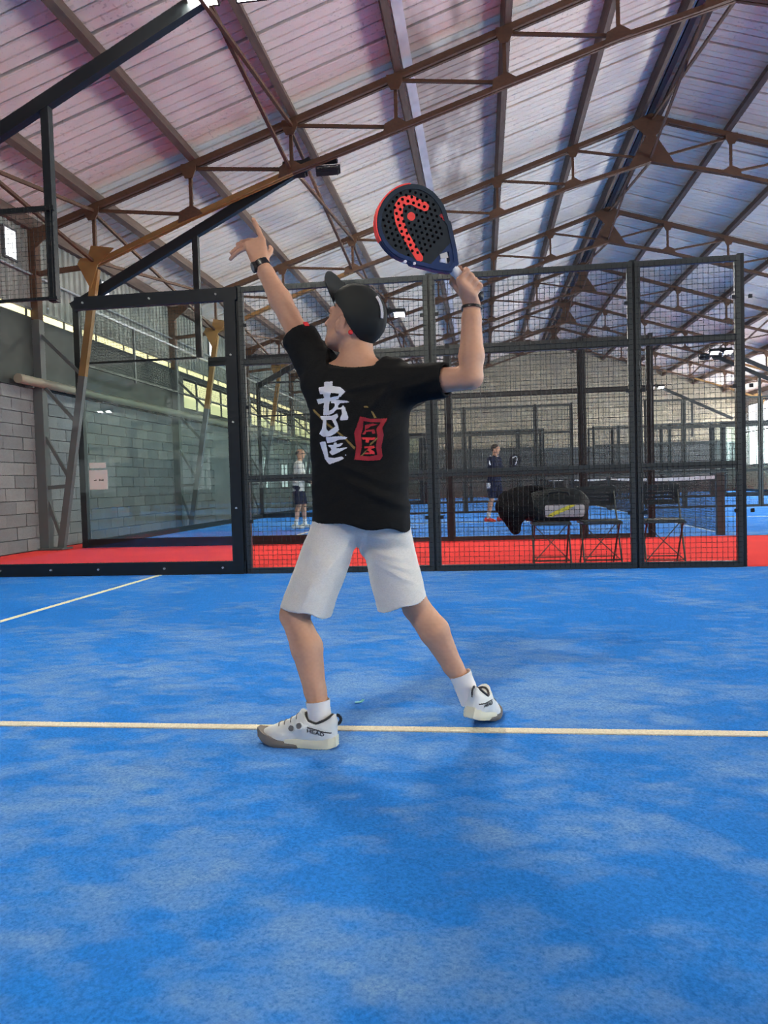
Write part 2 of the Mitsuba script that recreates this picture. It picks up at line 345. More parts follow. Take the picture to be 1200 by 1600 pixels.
for y, z0, z1 in ((10.95, 4.55, 4.98), (13.9, 4.48, 4.92), (19.6, 4.45, 4.9)):
    w = window('small white upright skylight slot in the ribbed siding' + {10.95: ', at the left edge of the frame', 13.9: ', beside the yellow knee plate', 19.6: ', behind the second knee plate'}[y])
    part(w, 'pane', pane_x(XL+0.042, y-0.14, y+0.14, z0, z1, 1), 'pane', emitter=emit(SKYC, 2.2))
    part(w, 'frame', cat([box(XL, XL+0.05, y-0.17, y-0.14, z0-0.03, z1+0.03), box(XL, XL+0.05, y+0.14, y+0.17, z0-0.03, z1+0.03), box(XL, XL+0.05, y-0.14, y+0.14, z1, z1+0.03), box(XL, XL+0.05, y-0.14, y+0.14, z0-0.03, z0)]), 'grey_steel')
for y, hh in ((24.2, 1.9), (26.8, 1.7), (30.5, 1.9), (34.0, 1.8)):
    w = window(f'white daylight window low in the left wall, {"first second third fourth".split()[[24.2, 26.8, 30.5, 34.0].index(y)]} from the camera')
    part(w, 'pane', pane_x(XL+0.012, y-0.45, y+0.45, 0.9, hh, 1), 'pane', emitter=emit(SKYC, 1.3))
    part(w, 'frame', cat([box(XL, XL+0.04, y-0.5, y-0.45, 0.85, hh+0.05), box(XL, XL+0.04, y+0.45, y+0.5, 0.85, hh+0.05), box(XL, XL+0.04, y-0.45, y+0.45, hh, hh+0.05), box(XL, XL+0.04, y-0.45, y+0.45, 0.85, 0.9), box(XL, XL+0.03, y-0.03, y+0.03, 0.9, hh)]), 'grey_steel')
k = thing('wall_pipe', 'long beige pipe running along the left wall above the blocks', 'pipe')
part(k, 'tube', tube([(XL+0.16, 10.8, 2.68), (XL+0.16, 40.0, 2.68)], 0.075, 12), 'pipe', 40)
part(k, 'bracket', cat([box(XL+0.03, XL+0.16, y-0.02, y+0.02, 2.58, 2.62) for y in np.arange(11.2, 40, 2.2)]), 'grey_steel')
one('conduit', 'thin silver conduit along the ribbed siding of the left wall', 'conduit', tube([(XL+0.07, 8.0, 4.42), (XL+0.07, 40.0, 4.42)], 0.02, 8), 'galvanised', 40)
# lattice columns
cw = {6.0: None, 11.5: 'lattice wall column seen through the left glass panel, carrying the first truss', 17.0: 'lattice wall column behind the glass door panel, carrying the second truss', 22.5: 'lattice wall column carrying the third truss',
      28.0: 'lattice wall column carrying the fourth truss', 33.5: 'lattice wall column carrying the fifth truss', 39.0: 'lattice wall column carrying the sixth truss'}
for y, lab in cw.items():
    if not lab: continue
    t = thing('wall_column', lab, 'column')
    xa = XL+0.10
    part(t, 'wall_flange', cat([box(XL+0.0, XL+0.16, y-0.07, y+0.07, 0.0, 3.7)]), 'grey_steel')
    part(t, 'wall_flange', box(XL+0.0, XL+0.15, y-0.07, y+0.07, 3.7, 5.15), 'truss')
    p0, p1 = np.array([XL+0.34, y, 0.02]), np.array([NODE_X[0], y, 4.45]); pm = p0+(p1-p0)*(2.75/4.43)
    part(t, 'sloping_flange', beam(p0, pm, 0.11, 0.09, (0, 1, 0)), 'grey_steel')
    part(t, 'sloping_flange', beam(pm, p1, 0.11, 0.09, (0, 1, 0)), 'truss_floodlit', label='upper flange, painted as if floodlit')
    zz = [0.15, 0.95, 1.15, 1.95, 2.6]
    for q, (za, zb_, fl) in enumerate(((0.1, 0.9, 0), (1.0, 1.0, 2), (1.1, 1.9, 0), (2.0, 2.7, 0), (2.75, 3.5, 1))):
        f0 = p0+(p1-p0)*(za/4.43); f1 = p0+(p1-p0)*(zb_/4.43)
        if fl == 2: part(t, 'lattice_bar', beam((xa, y, za), f0, 0.05, 0.06), 'grey_steel')
        else: part(t, 'lattice_bar', beam((xa, y, zb_), f0, 0.04, 0.05), 'grey_steel')
    part(t, 'base_plate', box(XL+0.02, XL+0.44, y-0.16, y+0.16, 0.0, 0.025), 'grey_steel')

# ---- other walls
wf = struct('wall_far', 'far gable wall of beige blocks with a dark painted base')
zs = [(XL-0.3, 0), (XR+0.3, 0), (XR+0.3, zroof(XR)+0.05), (XC, ZR+0.05), (XL-0.3, zroof(XL)+0.05)]
part(wf, 'blockwork', plate(zs, 0.3, at=YF+0.15), 'far_wall')
wr = struct('wall_right', 'right wall of the hall with daylight windows', box(XR, XR+0.3, YN, YF, 0, 5.4), 'plain_wall')
wb = struct('wall_near', 'wall behind the camera with daylight windows', plate(zs, 0.3, at=YN-0.15), 'plain_wall')
def win_right(y0, y1, z0, z1, lab, s):
    w = window(lab)
    part(w, 'pane', pane_x(XR-0.012, y0, y1, z0, z1, -1), 'pane', emitter=emit(SKYC, s))
    part(w, 'frame', cat([box(XR-0.05, XR, y0-0.06, y0, z0-0.06, z1+0.06), box(XR-0.05, XR, y1, y1+0.06, z0-0.06, z1+0.06), box(XR-0.05, XR, y0, y1, z1, z1+0.06), box(XR-0.05, XR, y0, y1, z0-0.06, z0)]+
                         [box(XR-0.04, XR, y-0.03, y+0.03, z0, z1) for y in np.linspace(y0, y1, 5)[1:-1]]), 'grey_steel')
for i, y in enumerate(TRUSS_Y[:-1]):
    win_right(y+0.5, y+5.0, 1.4, 4.6, f'large daylight window in the right wall, bay {i+1}', DAY)
win_right(39.5, 43.9, 1.4, 4.6, 'large daylight window in the right wall, last bay', DAY)
def win_near(x0, x1, z0, z1, lab, s):
    w = window(lab)
    part(w, 'pane', pane_y(YN+0.012, x0, x1, z0, z1, 1), 'pane', emitter=emit(SKYC, s))
    part(w, 'frame', cat([box(x0-0.06, x0, YN, YN+0.05, z0-0.06, z1+0.06), box(x1, x1+0.06, YN, YN+0.05, z0-0.06, z1+0.06), box(x0, x1, YN, YN+0.05, z1, z1+0.06), box(x0, x1, YN, YN+0.05, z0-0.06, z0)]+
                         [box(x-0.03, x+0.03, YN, YN+0.04, z0, z1) for x in np.linspace(x0, x1, 4)[1:-1]]), 'grey_steel')
for i, x in enumerate((-5.5, -2.3, 0.9, 4.1, 7.3, 10.5)):
    win_near(x, x+1.7, 2.9, 3.6, f'upper daylight window in the wall behind the camera, number {i+1} from the left', DAY*0.2)
    win_near(x+0.2, x+1.4, 0.9, 1.9, f'lower daylight window in the wall behind the camera, number {i+1} from the left', DAY*0.2)
# ================================================================ courts
def wires_y(y, x0, x1, z0, z1, pitch, r=0.0021):
    """welded mesh in a plane of constant y"""
    v, f = [], []
    def bar(a, b, u, w):
        n = len(v)
        for p in (a, b):
            for c, d in ((1, 0), (0, 1), (-1, 0), (0, -1)):
                v.append(np.array(p)+r*(c*u+d*w))
        for j in range(4):
            j2 = (j+1) % 4
            f.append([n+j, n+j2, n+4+j2]); f.append([n+j, n+4+j2, n+4+j])
    X, Y, Z = np.eye(3)
    for x in np.arange(x0+pitch/2, x1, pitch): bar((x, y, z0), (x, y, z1), X, Y)
    for z in np.arange(z0+pitch/2, z1, pitch): bar((x0, y+0.004, z), (x1, y+0.004, z), Y, Z)
    return trimesh.Trimesh(np.array(v), f, process=False)
def swap(m):     # mirror x <-> y, so that a mesh across y becomes one across x
    m = m.copy(); m.vertices = m.vertices[:, [1, 0, 2]]; m.faces = m.faces[:, ::-1]; return m
RAILS = (1.0, 2.22)
def side_fence(y, label, out, near, pitch=0.05, glass_frame=True, detail=False):
    """long side of a court at this y; out = +1 if outside is towards +y"""
    t = thing('court_fence', label, 'fence')
    cuts = [(-2.5, -0.5), (-0.5, 1.5), (1.5, 2.5), (4.5, 5.5), (5.5, 7.5), (7.5, 9.5)]
    for a, b in cuts:
        fr = [box(a+0.012, a+0.062, y-0.025, y+0.025, 0.0, 3.0), box(b-0.062, b-0.012, y-0.025, y+0.025, 0.0, 3.0),
              box(a+0.062, b-0.062, y-0.025, y+0.025, 2.945, 3.0), box(a+0.062, b-0.062, y-0.025, y+0.025, 0.0, 0.06)]
        part(t, 'panel_frame', cat(fr), 'fence_steel')
        for z in RAILS: part(t, 'rail', box(a+0.062, b-0.062, y-0.018, y+0.022, z-0.035, z+0.035), 'fence_steel')
        part(t, 'wire_mesh', wires_y(y-0.030, a+0.02, b-0.02, 0.02, 2.98, pitch), 'wire', stuff=True, label='welded wire mesh')
    for x in (-2.5, -0.5, 1.5, 2.5, 4.5, 5.5, 7.5, 9.5):
        part(t, 'post', box(x-0.03, x+0.03, y+out*0.03-0.03, y+out*0.03+0.05, 0.0, 3.02), 'black_steel')
        if detail:
            for z in (0.55, 1.75, 2.6):
                for q in (-1, 1):
                    part(t, 'bolt', box(x+q*0.075-0.018, x+q*0.075+0.018, y-0.034, y-0.025, z-0.018, z+0.018), 'black_steel')
    for s in (0, 1):
        mx = (lambda a, b: (a, b)) if s == 0 else (lambda a, b: (7.0-b, 7.0-a))
        for a, b in ((-6.46, -4.505), (-4.495, -2.58)):
            x0, x1 = mx(a, b)
            part(t, 'glass_pane', quad((x0, y, 0.10), (x1, y, 0.10), (x1, y, 2.95), (x0, y, 2.95)), 'glass', label='tempered glass pane')
        x0, x1 = mx(-6.5, -2.5)
        part(t, 'bottom_rail', box(x0, x1, y-0.03, y+0.03, 0.0, 0.135), 'black_steel')
        x0, x1 = mx(-4.30, -2.5)
        part(t, 'top_beam', box(x0, x1, y-0.04, y+0.04, 2.87, 3.0), 'black_steel')
        x0, x1 = mx(-2.64, -2.52)
        part(t, 'glass_post', box(x0, x1, y-0.04, y+0.04, 0.0, 3.0), 'black_steel')
        x0, x1 = mx(-6.56, -6.46)
        part(t, 'corner_post', box(x0, x1, y-0.05, y+0.05, 0.0, 4.0), 'black_steel')
        x0, x1 = mx(-6.46, -4.5)
        fr = [box(x0, x1, y-0.02, y+0.02, 3.0, 3.03), box(x0, x1, y-0.02, y+0.02, 3.95, 4.0)]
        part(t, 'upper_frame', cat(fr), 'black_steel')
        part(t, 'wire_mesh', wires_y(y-0.024, x0, x1, 3.0, 4.0, pitch), 'wire', stuff=True, label='welded wire mesh')
    if detail:
        for x, z in [(-6.0, 0.07), (-5.3, 0.07), (-4.7, 0.07), (-4.15, 0.07), (-3.4, 0.07), (-2.75, 0.07), (-4.2, 2.935), (-3.45, 2.935), (-2.72, 2.935), (-5.2, 2.88), (-4.6, 2.9), (-2.58, 0.7), (-2.58, 1.6), (-2.58, 2.3)]:
            m = trimesh.creation.cylinder(0.011, 0.02, sections=10); m.apply_transform(trimesh.transformations.rotation_matrix(np.pi/2, [1, 0, 0])); m.apply_translation((x, y-0.045, z))
            part(t, 'bolt', m, 'bolt', label='bright bolt head')
    return t
def back_wall(x, y0, y1, label):
    t = thing('glass_back_wall', label, 'glass wall')
    n = 5; st = (y1-y0)/n
    for k in range(n):
        a, b = y0+k*st+0.006, y0+(k+1)*st-0.006
        part(t, 'glass_pane', quad((x, a, 0.10), (x, b, 0.10), (x, b, 2.95), (x, a, 2.95)), 'glass', label='tempered glass pane')
    part(t, 'bottom_rail', box(x-0.03, x+0.03, y0+0.06, y1-0.06, 0.0, 0.11), 'black_steel')
    for z in (3.0, 3.96): part(t, 'upper_rail', box(x-0.02, x+0.02, y0+0.06, y1-0.06, z, z+0.04), 'galvanised' if z > 3.5 else 'black_steel')
    for k in range(1, n): part(t, 'upper_post', box(x-0.02, x+0.02, y0+k*st-0.02, y0+k*st+0.02, 2.95, 3.96), 'grey_steel')
    part(t, 'wire_mesh', swap(wires_y(x-0.02, y0+0.06, y1-0.06, 3.0, 4.0, 0.05)), 'wire', stuff=True, label='welded wire mesh')
NAMES = ['near court', 'second court', 'third court', 'farthest court']
FENCES = [(COURTS[0][1], 'black mesh fence right behind the player, with framed glass at its left end', 1, True), (COURTS[0][0], 'mesh fence on the camera side of the near court, seen only as a reflection', -1, False),
          (COURTS[1][0], 'mesh and glass fence across the red walkway, behind the chairs', -1, False), (COURTS[1][1]+0.05, 'mesh fence between the second and the third court', 1, False),
          (COURTS[2][1], 'mesh fence on the far side of the third court', 1, False), (COURTS[3][0], 'mesh fence on the near side of the farthest court', -1, False)]
for y, lab, out, det in FENCES: side_fence(y, lab, out, det, detail=det)
for i, (y0, y1) in enumerate(COURTS):
    back_wall(CX0, y0, y1, f'glass back wall at the left end of the {NAMES[i]}')
    back_wall(CX1, y0, y1, f'glass back wall at the right end of the {NAMES[i]}')

# ---- nets
def net(y0, y1, label):
    t = thing('court_net', label, 'net')
    x = CXN
    for y in (y0+0.12, y1-0.12):
        part(t, 'post', box(x-0.055, x+0.055, y-0.05, y+0.05, 0.0, 0.93), 'fence_steel', label='dark net post')
    a, b = y0+0.17, y1-0.17
    ys = np.linspace(a, b, 25); sag = lambda y: 0.90-0.04*(1-((y-(a+b)/2)/((b-a)/2))**2)
    part(t, 'top_band', cat([beam((x, p, sag(p)-0.03), (x, q, sag(q)-0.03), 0.016, 0.06) for p, q in zip(ys[:-1], ys[1:])]), 'white_band', label='white top band')
    m = swap(wires_y(x, a, b, 0.03, 0.84, 0.04, 0.0030)); part(t, 'net_mesh', m, 'net', stuff=True, label='dark netting')
    part(t, 'bottom_cord', tube([(x, p, 0.03) for p in ys], 0.008, 6), 'white_band')
    part(t, 'centre_strap', box(x-0.01, x+0.01, (a+b)/2-0.025, (a+b)/2+0.025, 0.01, 0.86), 'white_band')
for i, (y0, y1) in enumerate(COURTS):
    net(y0, y1, f'net with a white top band on the {NAMES[i]}')

# ---- floodlight arms and floodlights
def flood(c, n, label, group=None):
    k = thing('floodlight', label, 'floodlight', group)
    n = unit(n); s = np.array([1.0, 0, 0]); u = np.cross(n, s)
    R = np.eye(4); R[:3, 0], R[:3, 1], R[:3, 2] = s, np.cross(-n, s), -n; R[:3, 3] = c
    hs = [box(-0.17, 0.17, -0.13, 0.13, 0.012, 0.05)]+[box(-0.155, 0.155, y-0.006, y+0.006, 0.05, 0.085) for y in np.linspace(-0.11, 0.11, 7)]
    hs += [box(-0.17, -0.155, -0.13, 0.13, -0.012, 0.012), box(0.155, 0.17, -0.13, 0.13, -0.012, 0.012), box(-0.155, 0.155, -0.13, -0.115, -0.012, 0.012), box(-0.155, 0.155, 0.115, 0.13, -0.012, 0.012)]
    m = cat(hs); m.apply_transform(R); part(k, 'housing', m, 'housing')
    m = quad((-0.155, 0.115, 0.0), (0.155, 0.115, 0.0), (0.155, -0.115, 0.0), (-0.155, -0.115, 0.0)); m.apply_transform(R)
    part(k, 'lens', m, 'lens', emitter=emit(FLOOD_TINT, FLOOD), label='glowing lens')
    m = cat([box(-0.19, -0.172, -0.02, 0.02, -0.01, 0.12), box(0.172, 0.19, -0.02, 0.02, -0.01, 0.12), box(-0.19, 0.19, -0.02, 0.02, 0.105, 0.12)]); m.apply_transform(R); part(k, 'bracket', m, 'housing')
def lamp_arm(yf, out, side, where):
    y = yf+out*0.10; up = 0.29 if yf < 8 else 0.0; xu = -4.60 if yf < 8 else -4.41
    mx = (lambda x: x) if side == 'left' else (lambda x: 7.0-x)
    t = thing('lamp_mast', f'black steel floodlight arm rising over the {side} end of {where}', 'lamp arm')
    part(t, 'arm', beam((mx(-6.52), y, 3.90+up), (mx(-2.5), y, 5.90+up), 0.10, 0.145, (0, 0, 1)), 'black_steel')
    part(t, 'upright', box(mx(xu)-0.045, mx(xu)+0.045, y-0.045, y+0.045, 3.0, 4.92+up), 'black_steel')
    part(t, 'crossbar', box(min(mx(-2.95), mx(-2.1)), max(mx(-2.95), mx(-2.1)), y-0.05, y+0.05, 5.86+up, 5.92+up), 'black_steel')
    for j, x in enumerate((-2.78, -2.26)):
        flood((mx(x), y-out*0.10, 5.74+up), (0.0, -out*0.5, -0.87), f'{"outer" if j == 0 else "inner"} floodlight on the arm at the {side} end of {where}')
ARMS = [(COURTS[0][1], 1, "the near court's far fence"), (COURTS[0][0], -1, 'the fence on the camera side'), (COURTS[1][0], -1, "the second court's front fence"), (COURTS[1][1], 1, "the second court's rear fence"),
        (COURTS[2][1], 1, "the third court's rear fence"), (COURTS[3][0], -1, "the farthest court's front fence"), (COURTS[3][1], 1, "the farthest court's rear side")]
for yf, out, wh in ARMS:
    for sd in ('left', 'right'): lamp_arm(yf, out, sd, wh)
# ================================================================ people
def _bb(*pts):
    return np.min(pts, 0), np.max(pts, 0)
class Field:
    """signed distance grid; primitives are blended in, each inside its own box only"""
    def __init__(s, lo, hi, h):
        s.lo, s.h = np.array(lo, float), h
        s.n = np.ceil((np.array(hi)-s.lo)/h).astype(int)+1
        s.F = np.full(s.n, 0.5, np.float32)
    def _sub(s, lo, hi, pad):
        a = np.clip(np.floor((lo-pad-s.lo)/s.h).astype(int), 0, s.n-1); b = np.clip(np.ceil((hi+pad-s.lo)/s.h).astype(int)+1, 1, s.n)
        sl = tuple(slice(x, y) for x, y in zip(a, b))
        g = np.meshgrid(*[(np.arange(x, y)*s.h+o).astype(np.float32) for x, y, o in zip(a, b, s.lo)], indexing='ij')
        return sl, np.stack(g, -1)
    def put(s, fn, lo, hi, k=0.02, cut=False):
        if np.any(np.asarray(hi)+k+0.03 < s.lo) : return
        sl, p = s._sub(np.asarray(lo, float), np.asarray(hi, float), k+4*s.h)
        if p.size == 0: return
        d = fn(p).astype(np.float32); a = s.F[sl]
        if cut:
            d = -d; hh = np.maximum(k-np.abs(a-d), 0)/k if k > 0 else 0
            s.F[sl] = np.maximum(a, d)+(hh*hh*k*0.25 if k > 0 else 0)
        else:
            hh = np.maximum(k-np.abs(a-d), 0)/k if k > 0 else 0
            s.F[sl] = np.minimum(a, d)-(hh*hh*k*0.25 if k > 0 else 0)
    def cone(s, a, b, ra, rb, k=0.02, cut=False, flat=None):
        a, b = np.asarray(a, float), np.asarray(b, float); r = max(ra, rb)*1.15
        def fn(p):
            q = p-a; ba = b-a
            if flat is not None:
                ax, sc = unit(flat[0]), flat[1]
                q = q+(q@ax)[..., None]*ax*(1/sc-1); ba = ba+(ba@ax)*ax*(1/sc-1)
            t = np.clip((q@ba)/(ba@ba), 0, 1)
            d = np.linalg.norm(q-t[..., None]*ba, axis=-1)-(ra+(rb-ra)*t)
            return d*(min(1, flat[1])*0.5+0.5 if flat is not None else 1)
        lo, hi = _bb(a, b); s.put(fn, lo-r, hi+r, k, cut)
    def ell(s, c, r, R=None, k=0.02, cut=False):
        c, r = np.asarray(c, float), np.asarray(r, float); R = np.eye(3) if R is None else np.asarray(R, float)
        def fn(p):
            q = (p-c)@R
            k0 = np.linalg.norm(q/r, axis=-1); k1 = np.linalg.norm(q/(r*r), axis=-1)+1e-9
            return k0*(k0-1)/k1
        m = np.abs(R)@r; s.put(fn, c-m, c+m, k, cut)
    def mesh(s):
        F = s.F; S = F < 0; n = s.n
        cells, pts, quads = [], [], []
        cid = lambda i, j, k: (i*n[1]+j)*n[2]+k
        for ax in range(3):
            sl0 = [slice(1, -1)]*3; sl1 = [slice(1, -1)]*3; sl0[ax] = slice(1, -2); sl1[ax] = slice(2, -1)
            A, B = S[tuple(sl0)], S[tuple(sl1)]
            idx = np.argwhere(A != B)+1
            if len(idx) == 0: continue
            e = np.zeros(3, int); e[ax] = 1
            f0 = F[tuple(idx.T)]; f1 = F[tuple((idx+e).T)]
            t = f0/(f0-f1); p = idx+t[:, None]*e
            u, w = np.eye(3, dtype=int)[(ax+1) % 3], np.eye(3, dtype=int)[(ax+2) % 3]
            cs = [idx-u-w, idx-w, idx, idx-u]
            cs = np.stack([cid(*c.T) for c in cs], 1)
            flip = f0 > 0
            q = cs.copy(); q[flip] = cs[flip][:, ::-1]
            quads.append(q); cells.append(cs.ravel()); pts.append(np.repeat(p, 4, 0))
        cells, pts, quads = np.concatenate(cells), np.concatenate(pts), np.concatenate(quads)
        uq, inv = np.unique(cells, return_inverse=True)
        cnt = np.bincount(inv); v = np.stack([np.bincount(inv, pts[:, k])/cnt for k in range(3)], 1)
        qi = np.searchsorted(uq, quads)
        f = np.vstack([qi[:, [0, 1, 2]], qi[:, [0, 2, 3]]])
        return trimesh.Trimesh(v*s.h+s.lo, f, process=False)
    def at(s, p):
        return ndi.map_coordinates(s.F, ((np.asarray(p)-s.lo)/s.h).T, order=1, mode='nearest')
    def noise_fold(s, amp, freq, seed=0, band=0.03):
        m = np.abs(s.F) < band; idx = np.argwhere(m); p = idx*s.h+s.lo
        s.F[m] += (amp*(meshkit.fbm(p*np.asarray(freq), 3, seed)-0.5)*2).astype(np.float32)
def smoothed(m, it=6):
    """a few rounds of shrink-free Laplacian smoothing"""
    import scipy.sparse as sp
    e = np.vstack([m.faces[:, [0, 1]], m.faces[:, [1, 2]], m.faces[:, [2, 0]]]); e = np.vstack([e, e[:, ::-1]])
    A = sp.coo_matrix((np.ones(len(e)), (e[:, 0], e[:, 1])), shape=(len(m.vertices),)*2).tocsr(); A.data[:] = 1
    deg = np.maximum(np.asarray(A.sum(1)).ravel(), 1)[:, None]; v = m.vertices.copy()
    for k in range(it):
        v = v+0.5*(A@v/deg-v); v = v-0.52*(A@v/deg-v)
    return trimesh.Trimesh(v, m.faces, process=False)
def frame(x, up):
    x = unit(x); y = unit(np.cross(up, x)); return np.stack([x, y, np.cross(x, y)], 1)

def skin_fn(p, n, uv):
    a = fbm(p.x*14, p.y*14, p.z*14, 3); b = noise(p.x*120, p.y*120, p.z*120)
    return mix((0.44, 0.235, 0.145), (0.56, 0.32, 0.21), 0.7*a+0.3*b)
M['skin'] = pri(proc(skin_fn), 0.5, specular=0.4)
M['hair'] = pri((0.02, 0.013, 0.009), 0.7)
M['black_cloth'] = pri(proc(lambda p, n, uv: mix((0.0045, 0.005, 0.0055), (0.009, 0.010, 0.0105), noise(p.x*300, p.y*300, p.z*300))), 0.95, specular=0.15, sheen=0.15)
M['cap_cloth'] = pri((0.010, 0.013, 0.013), 0.75, specular=0.3, sheen=0.2)
M['white_cloth'] = pri(proc(lambda p, n, uv: mix((0.62, 0.61, 0.56), (0.70, 0.69, 0.635), noise(p.x*260, p.y*260, p.z*260))), 0.9, specular=0.2)
M['sock'] = pri((0.74, 0.74, 0.72), 0.9)
M['shoe_white'] = pri(proc(lambda p, n, uv: mix((0.62, 0.66, 0.64), (0.72, 0.75, 0.71), fbm(p.x*40, p.y*40, p.z*40, 2))), 0.55)
M['sole_cream'] = pri((0.70, 0.69, 0.52), 0.5)
M['sole_brown'] = pri((0.14, 0.125, 0.105), 0.6)
M['black_trim'] = pri((0.008, 0.008, 0.009), 0.5)
M['dial_grey'] = pri((0.10, 0.105, 0.105), 0.4)
M['print_white'] = pri(proc(lambda p, n, uv: mix((0.56, 0.62, 0.72), (0.80, 0.83, 0.85), fbm(p.x*14, p.z*14, 0.0, 3))), 0.8)
M['print_red'] = pri(proc(lambda p, n, uv: mix((0.13, 0.003, 0.012), (0.30, 0.012, 0.024), fbm(p.x*25, p.z*25, 0.0, 3))), 0.8)
M['print_gold'] = pri((0.16, 0.115, 0.035), 0.8)
M['print_bright_red'] = pri((0.62, 0.030, 0.035), 0.7)
M['navy'] = pri((0.010, 0.014, 0.035), 0.9, specular=0.15)
M['red_shoe'] = pri((0.55, 0.04, 0.03), 0.6)
M['watch_black'] = pri((0.006, 0.006, 0.007), 0.3)

# ---------------------------------------------------------------- the player in front
player = thing('person', 'player in a black printed T-shirt and white shorts, back turned, left arm raised', 'person')
HEADC = np.array([-0.450, 2.725, 1.497])
HF = unit((-0.86, 0.44, 0.24)); HL = unit(np.cross((0, 0, 1), HF)); HU = np.cross(HF, HL); HR = np.stack([HF, HL, HU], 1)
hp = lambda f, l, u: HEADC+HR@np.array([f, l, u])
SHL, SHR = np.array([-0.572, 2.735, 1.285]), np.array([-0.288, 2.665, 1.255])
ELL, WRL = np.array([-0.722, 2.855, 1.560]), np.array([-0.838, 2.900, 1.780])
ELR, WRR = np.array([-0.030, 2.560, 1.252]), np.array([-0.024, 2.590, 1.500])
HIPL, HIPR = np.array([-0.505, 2.68, 0.82]), np.array([-0.385, 2.70, 0.82])
KNL, ANL = np.array([-0.672, 2.600, 0.445]), np.array([-0.575, 2.560, 0.090])
KNR, ANR = np.array([-0.252, 2.730, 0.455]), np.array([-0.078, 2.765, 0.150])
B = Field((-1.02, 2.36, 0.04), (0.12, 3.12, 2.09), 0.0042)
# head and neck
B.cone((-0.435, 2.695, 1.24), hp(-0.03, 0, -0.075), 0.066, 0.058, 0.02)
B.ell(hp(-0.012, 0, 0.018), (0.096, 0.075, 0.098), HR, 0.02)
B.ell(hp(0.036, 0, -0.052), (0.064, 0.057, 0.064), HR, 0.03)
B.cone(hp(0.068, 0.022, -0.088), hp(0.068, -0.022, -0.088), 0.018, 0.018, 0.03)            # chin
B.cone(hp(0.040, 0.048, -0.078), hp(-0.010, 0.062, -0.045), 0.018, 0.02, 0.03)             # jaw
B.cone(hp(0.040, -0.048, -0.078), hp(-0.010, -0.062, -0.045), 0.018, 0.02, 0.03)
B.cone(hp(0.084, 0, 0.020), hp(0.116, 0, -0.022), 0.009, 0.0125, 0.014)                    # nose
B.cone(hp(0.107, 0.011, -0.024), hp(0.107, -0.011, -0.024), 0.008, 0.008, 0.008)
B.cone(hp(0.086, 0.030, 0.026), hp(0.088, -0.030, 0.026), 0.011, 0.011, 0.02)              # brow
for sg in (1, -1):
    B.ell(hp(0.083, sg*0.030, 0.006), (0.012, 0.016, 0.010), HR, 0.006, cut=True)
    B.ell(hp(0.076, sg*0.030, 0.006), (0.012, 0.013, 0.011), HR, 0.004)
    B.ell(hp(0.055, sg*0.050, -0.022), (0.022, 0.014, 0.018), HR, 0.025)                   # cheek
    B.ell(hp(-0.008, sg*0.083, -0.022), (0.020, 0.010, 0.033), HR@np.array([[0.93, -0.30, -0.22], [0.30, 0.95, 0], [0.22, -0.06, 0.97]] if sg > 0 else [[0.93, 0.30, -0.22], [-0.30, 0.95, 0], [0.22, 0.06, 0.97]]), 0.005)   # ear
    B.ell(hp(-0.003, sg*0.096, -0.018), (0.010, 0.009, 0.019), HR, 0.004, cut=True)
B.cone(hp(0.090, 0.016, -0.050), hp(0.090, -0.016, -0.050), 0.007, 0.007, 0.008)           # lips
B.cone(hp(0.089, 0.014, -0.062), hp(0.089, -0.014, -0.062), 0.007, 0.007, 0.006)
# trunk under the clothes
B.cone((-0.44, 2.70, 1.20), (-0.445, 2.69, 0.90), 0.105, 0.10, 0.03)
B.cone(SHL, SHR, 0.055, 0.055, 0.04); B.cone(SHL, (-0.435, 2.695, 1.33), 0.045, 0.05, 0.04); B.cone(SHR, (-0.435, 2.695, 1.32), 0.045, 0.05, 0.04)
B.cone(HIPL, HIPR, 0.075, 0.075, 0.03)
# arms
def limb(F, pts, rad, k=0.012, flat=None):
    for i in range(len(pts)-1): F.cone(pts[i], pts[i+1], rad[i], rad[i+1], k, flat=flat)
lerp = lambda a, b, t: np.asarray(a)*(1-t)+np.asarray(b)*t
limb(B, [SHL, lerp(SHL, ELL, 0.5), ELL], [0.052, 0.047, 0.040])
limb(B, [ELL, lerp(ELL, WRL, 0.30), lerp(ELL, WRL, 0.8), WRL], [0.040, 0.043, 0.031, 0.027])
limb(B, [SHR, lerp(SHR, ELR, 0.5), ELR], [0.050, 0.045, 0.038])
limb(B, [ELR, lerp(ELR, WRR, 0.30), lerp(ELR, WRR, 0.8), WRR], [0.036, 0.042, 0.032, 0.027])
# legs
limb(B, [HIPL, lerp(HIPL, KNL, 0.5), KNL], [0.068, 0.060, 0.048])
limb(B, [KNL, lerp(KNL, ANL, 0.3)+(0.014, 0, 0), lerp(KNL, ANL, 0.72)+(0.002, 0, 0), ANL], [0.047, 0.0555, 0.038, 0.032])
B.ell(KNL+np.array([-0.010, 0.0, 0.012]), (0.042, 0.042, 0.048), None, 0.015)
limb(B, [HIPR, lerp(HIPR, KNR, 0.5), KNR], [0.068, 0.062, 0.048])
limb(B, [KNR, lerp(KNR, ANR, 0.30)+(0.012, -0.012, 0.004), lerp(KNR, ANR, 0.72), ANR], [0.049, 0.054, 0.036, 0.031])
# feet inside the shoes
B.cone(ANL, (-0.70, 2.575, 0.045), 0.030, 0.025, 0.02); B.cone(ANR, (-0.01, 2.83, 0.055), 0.028, 0.024, 0.02)
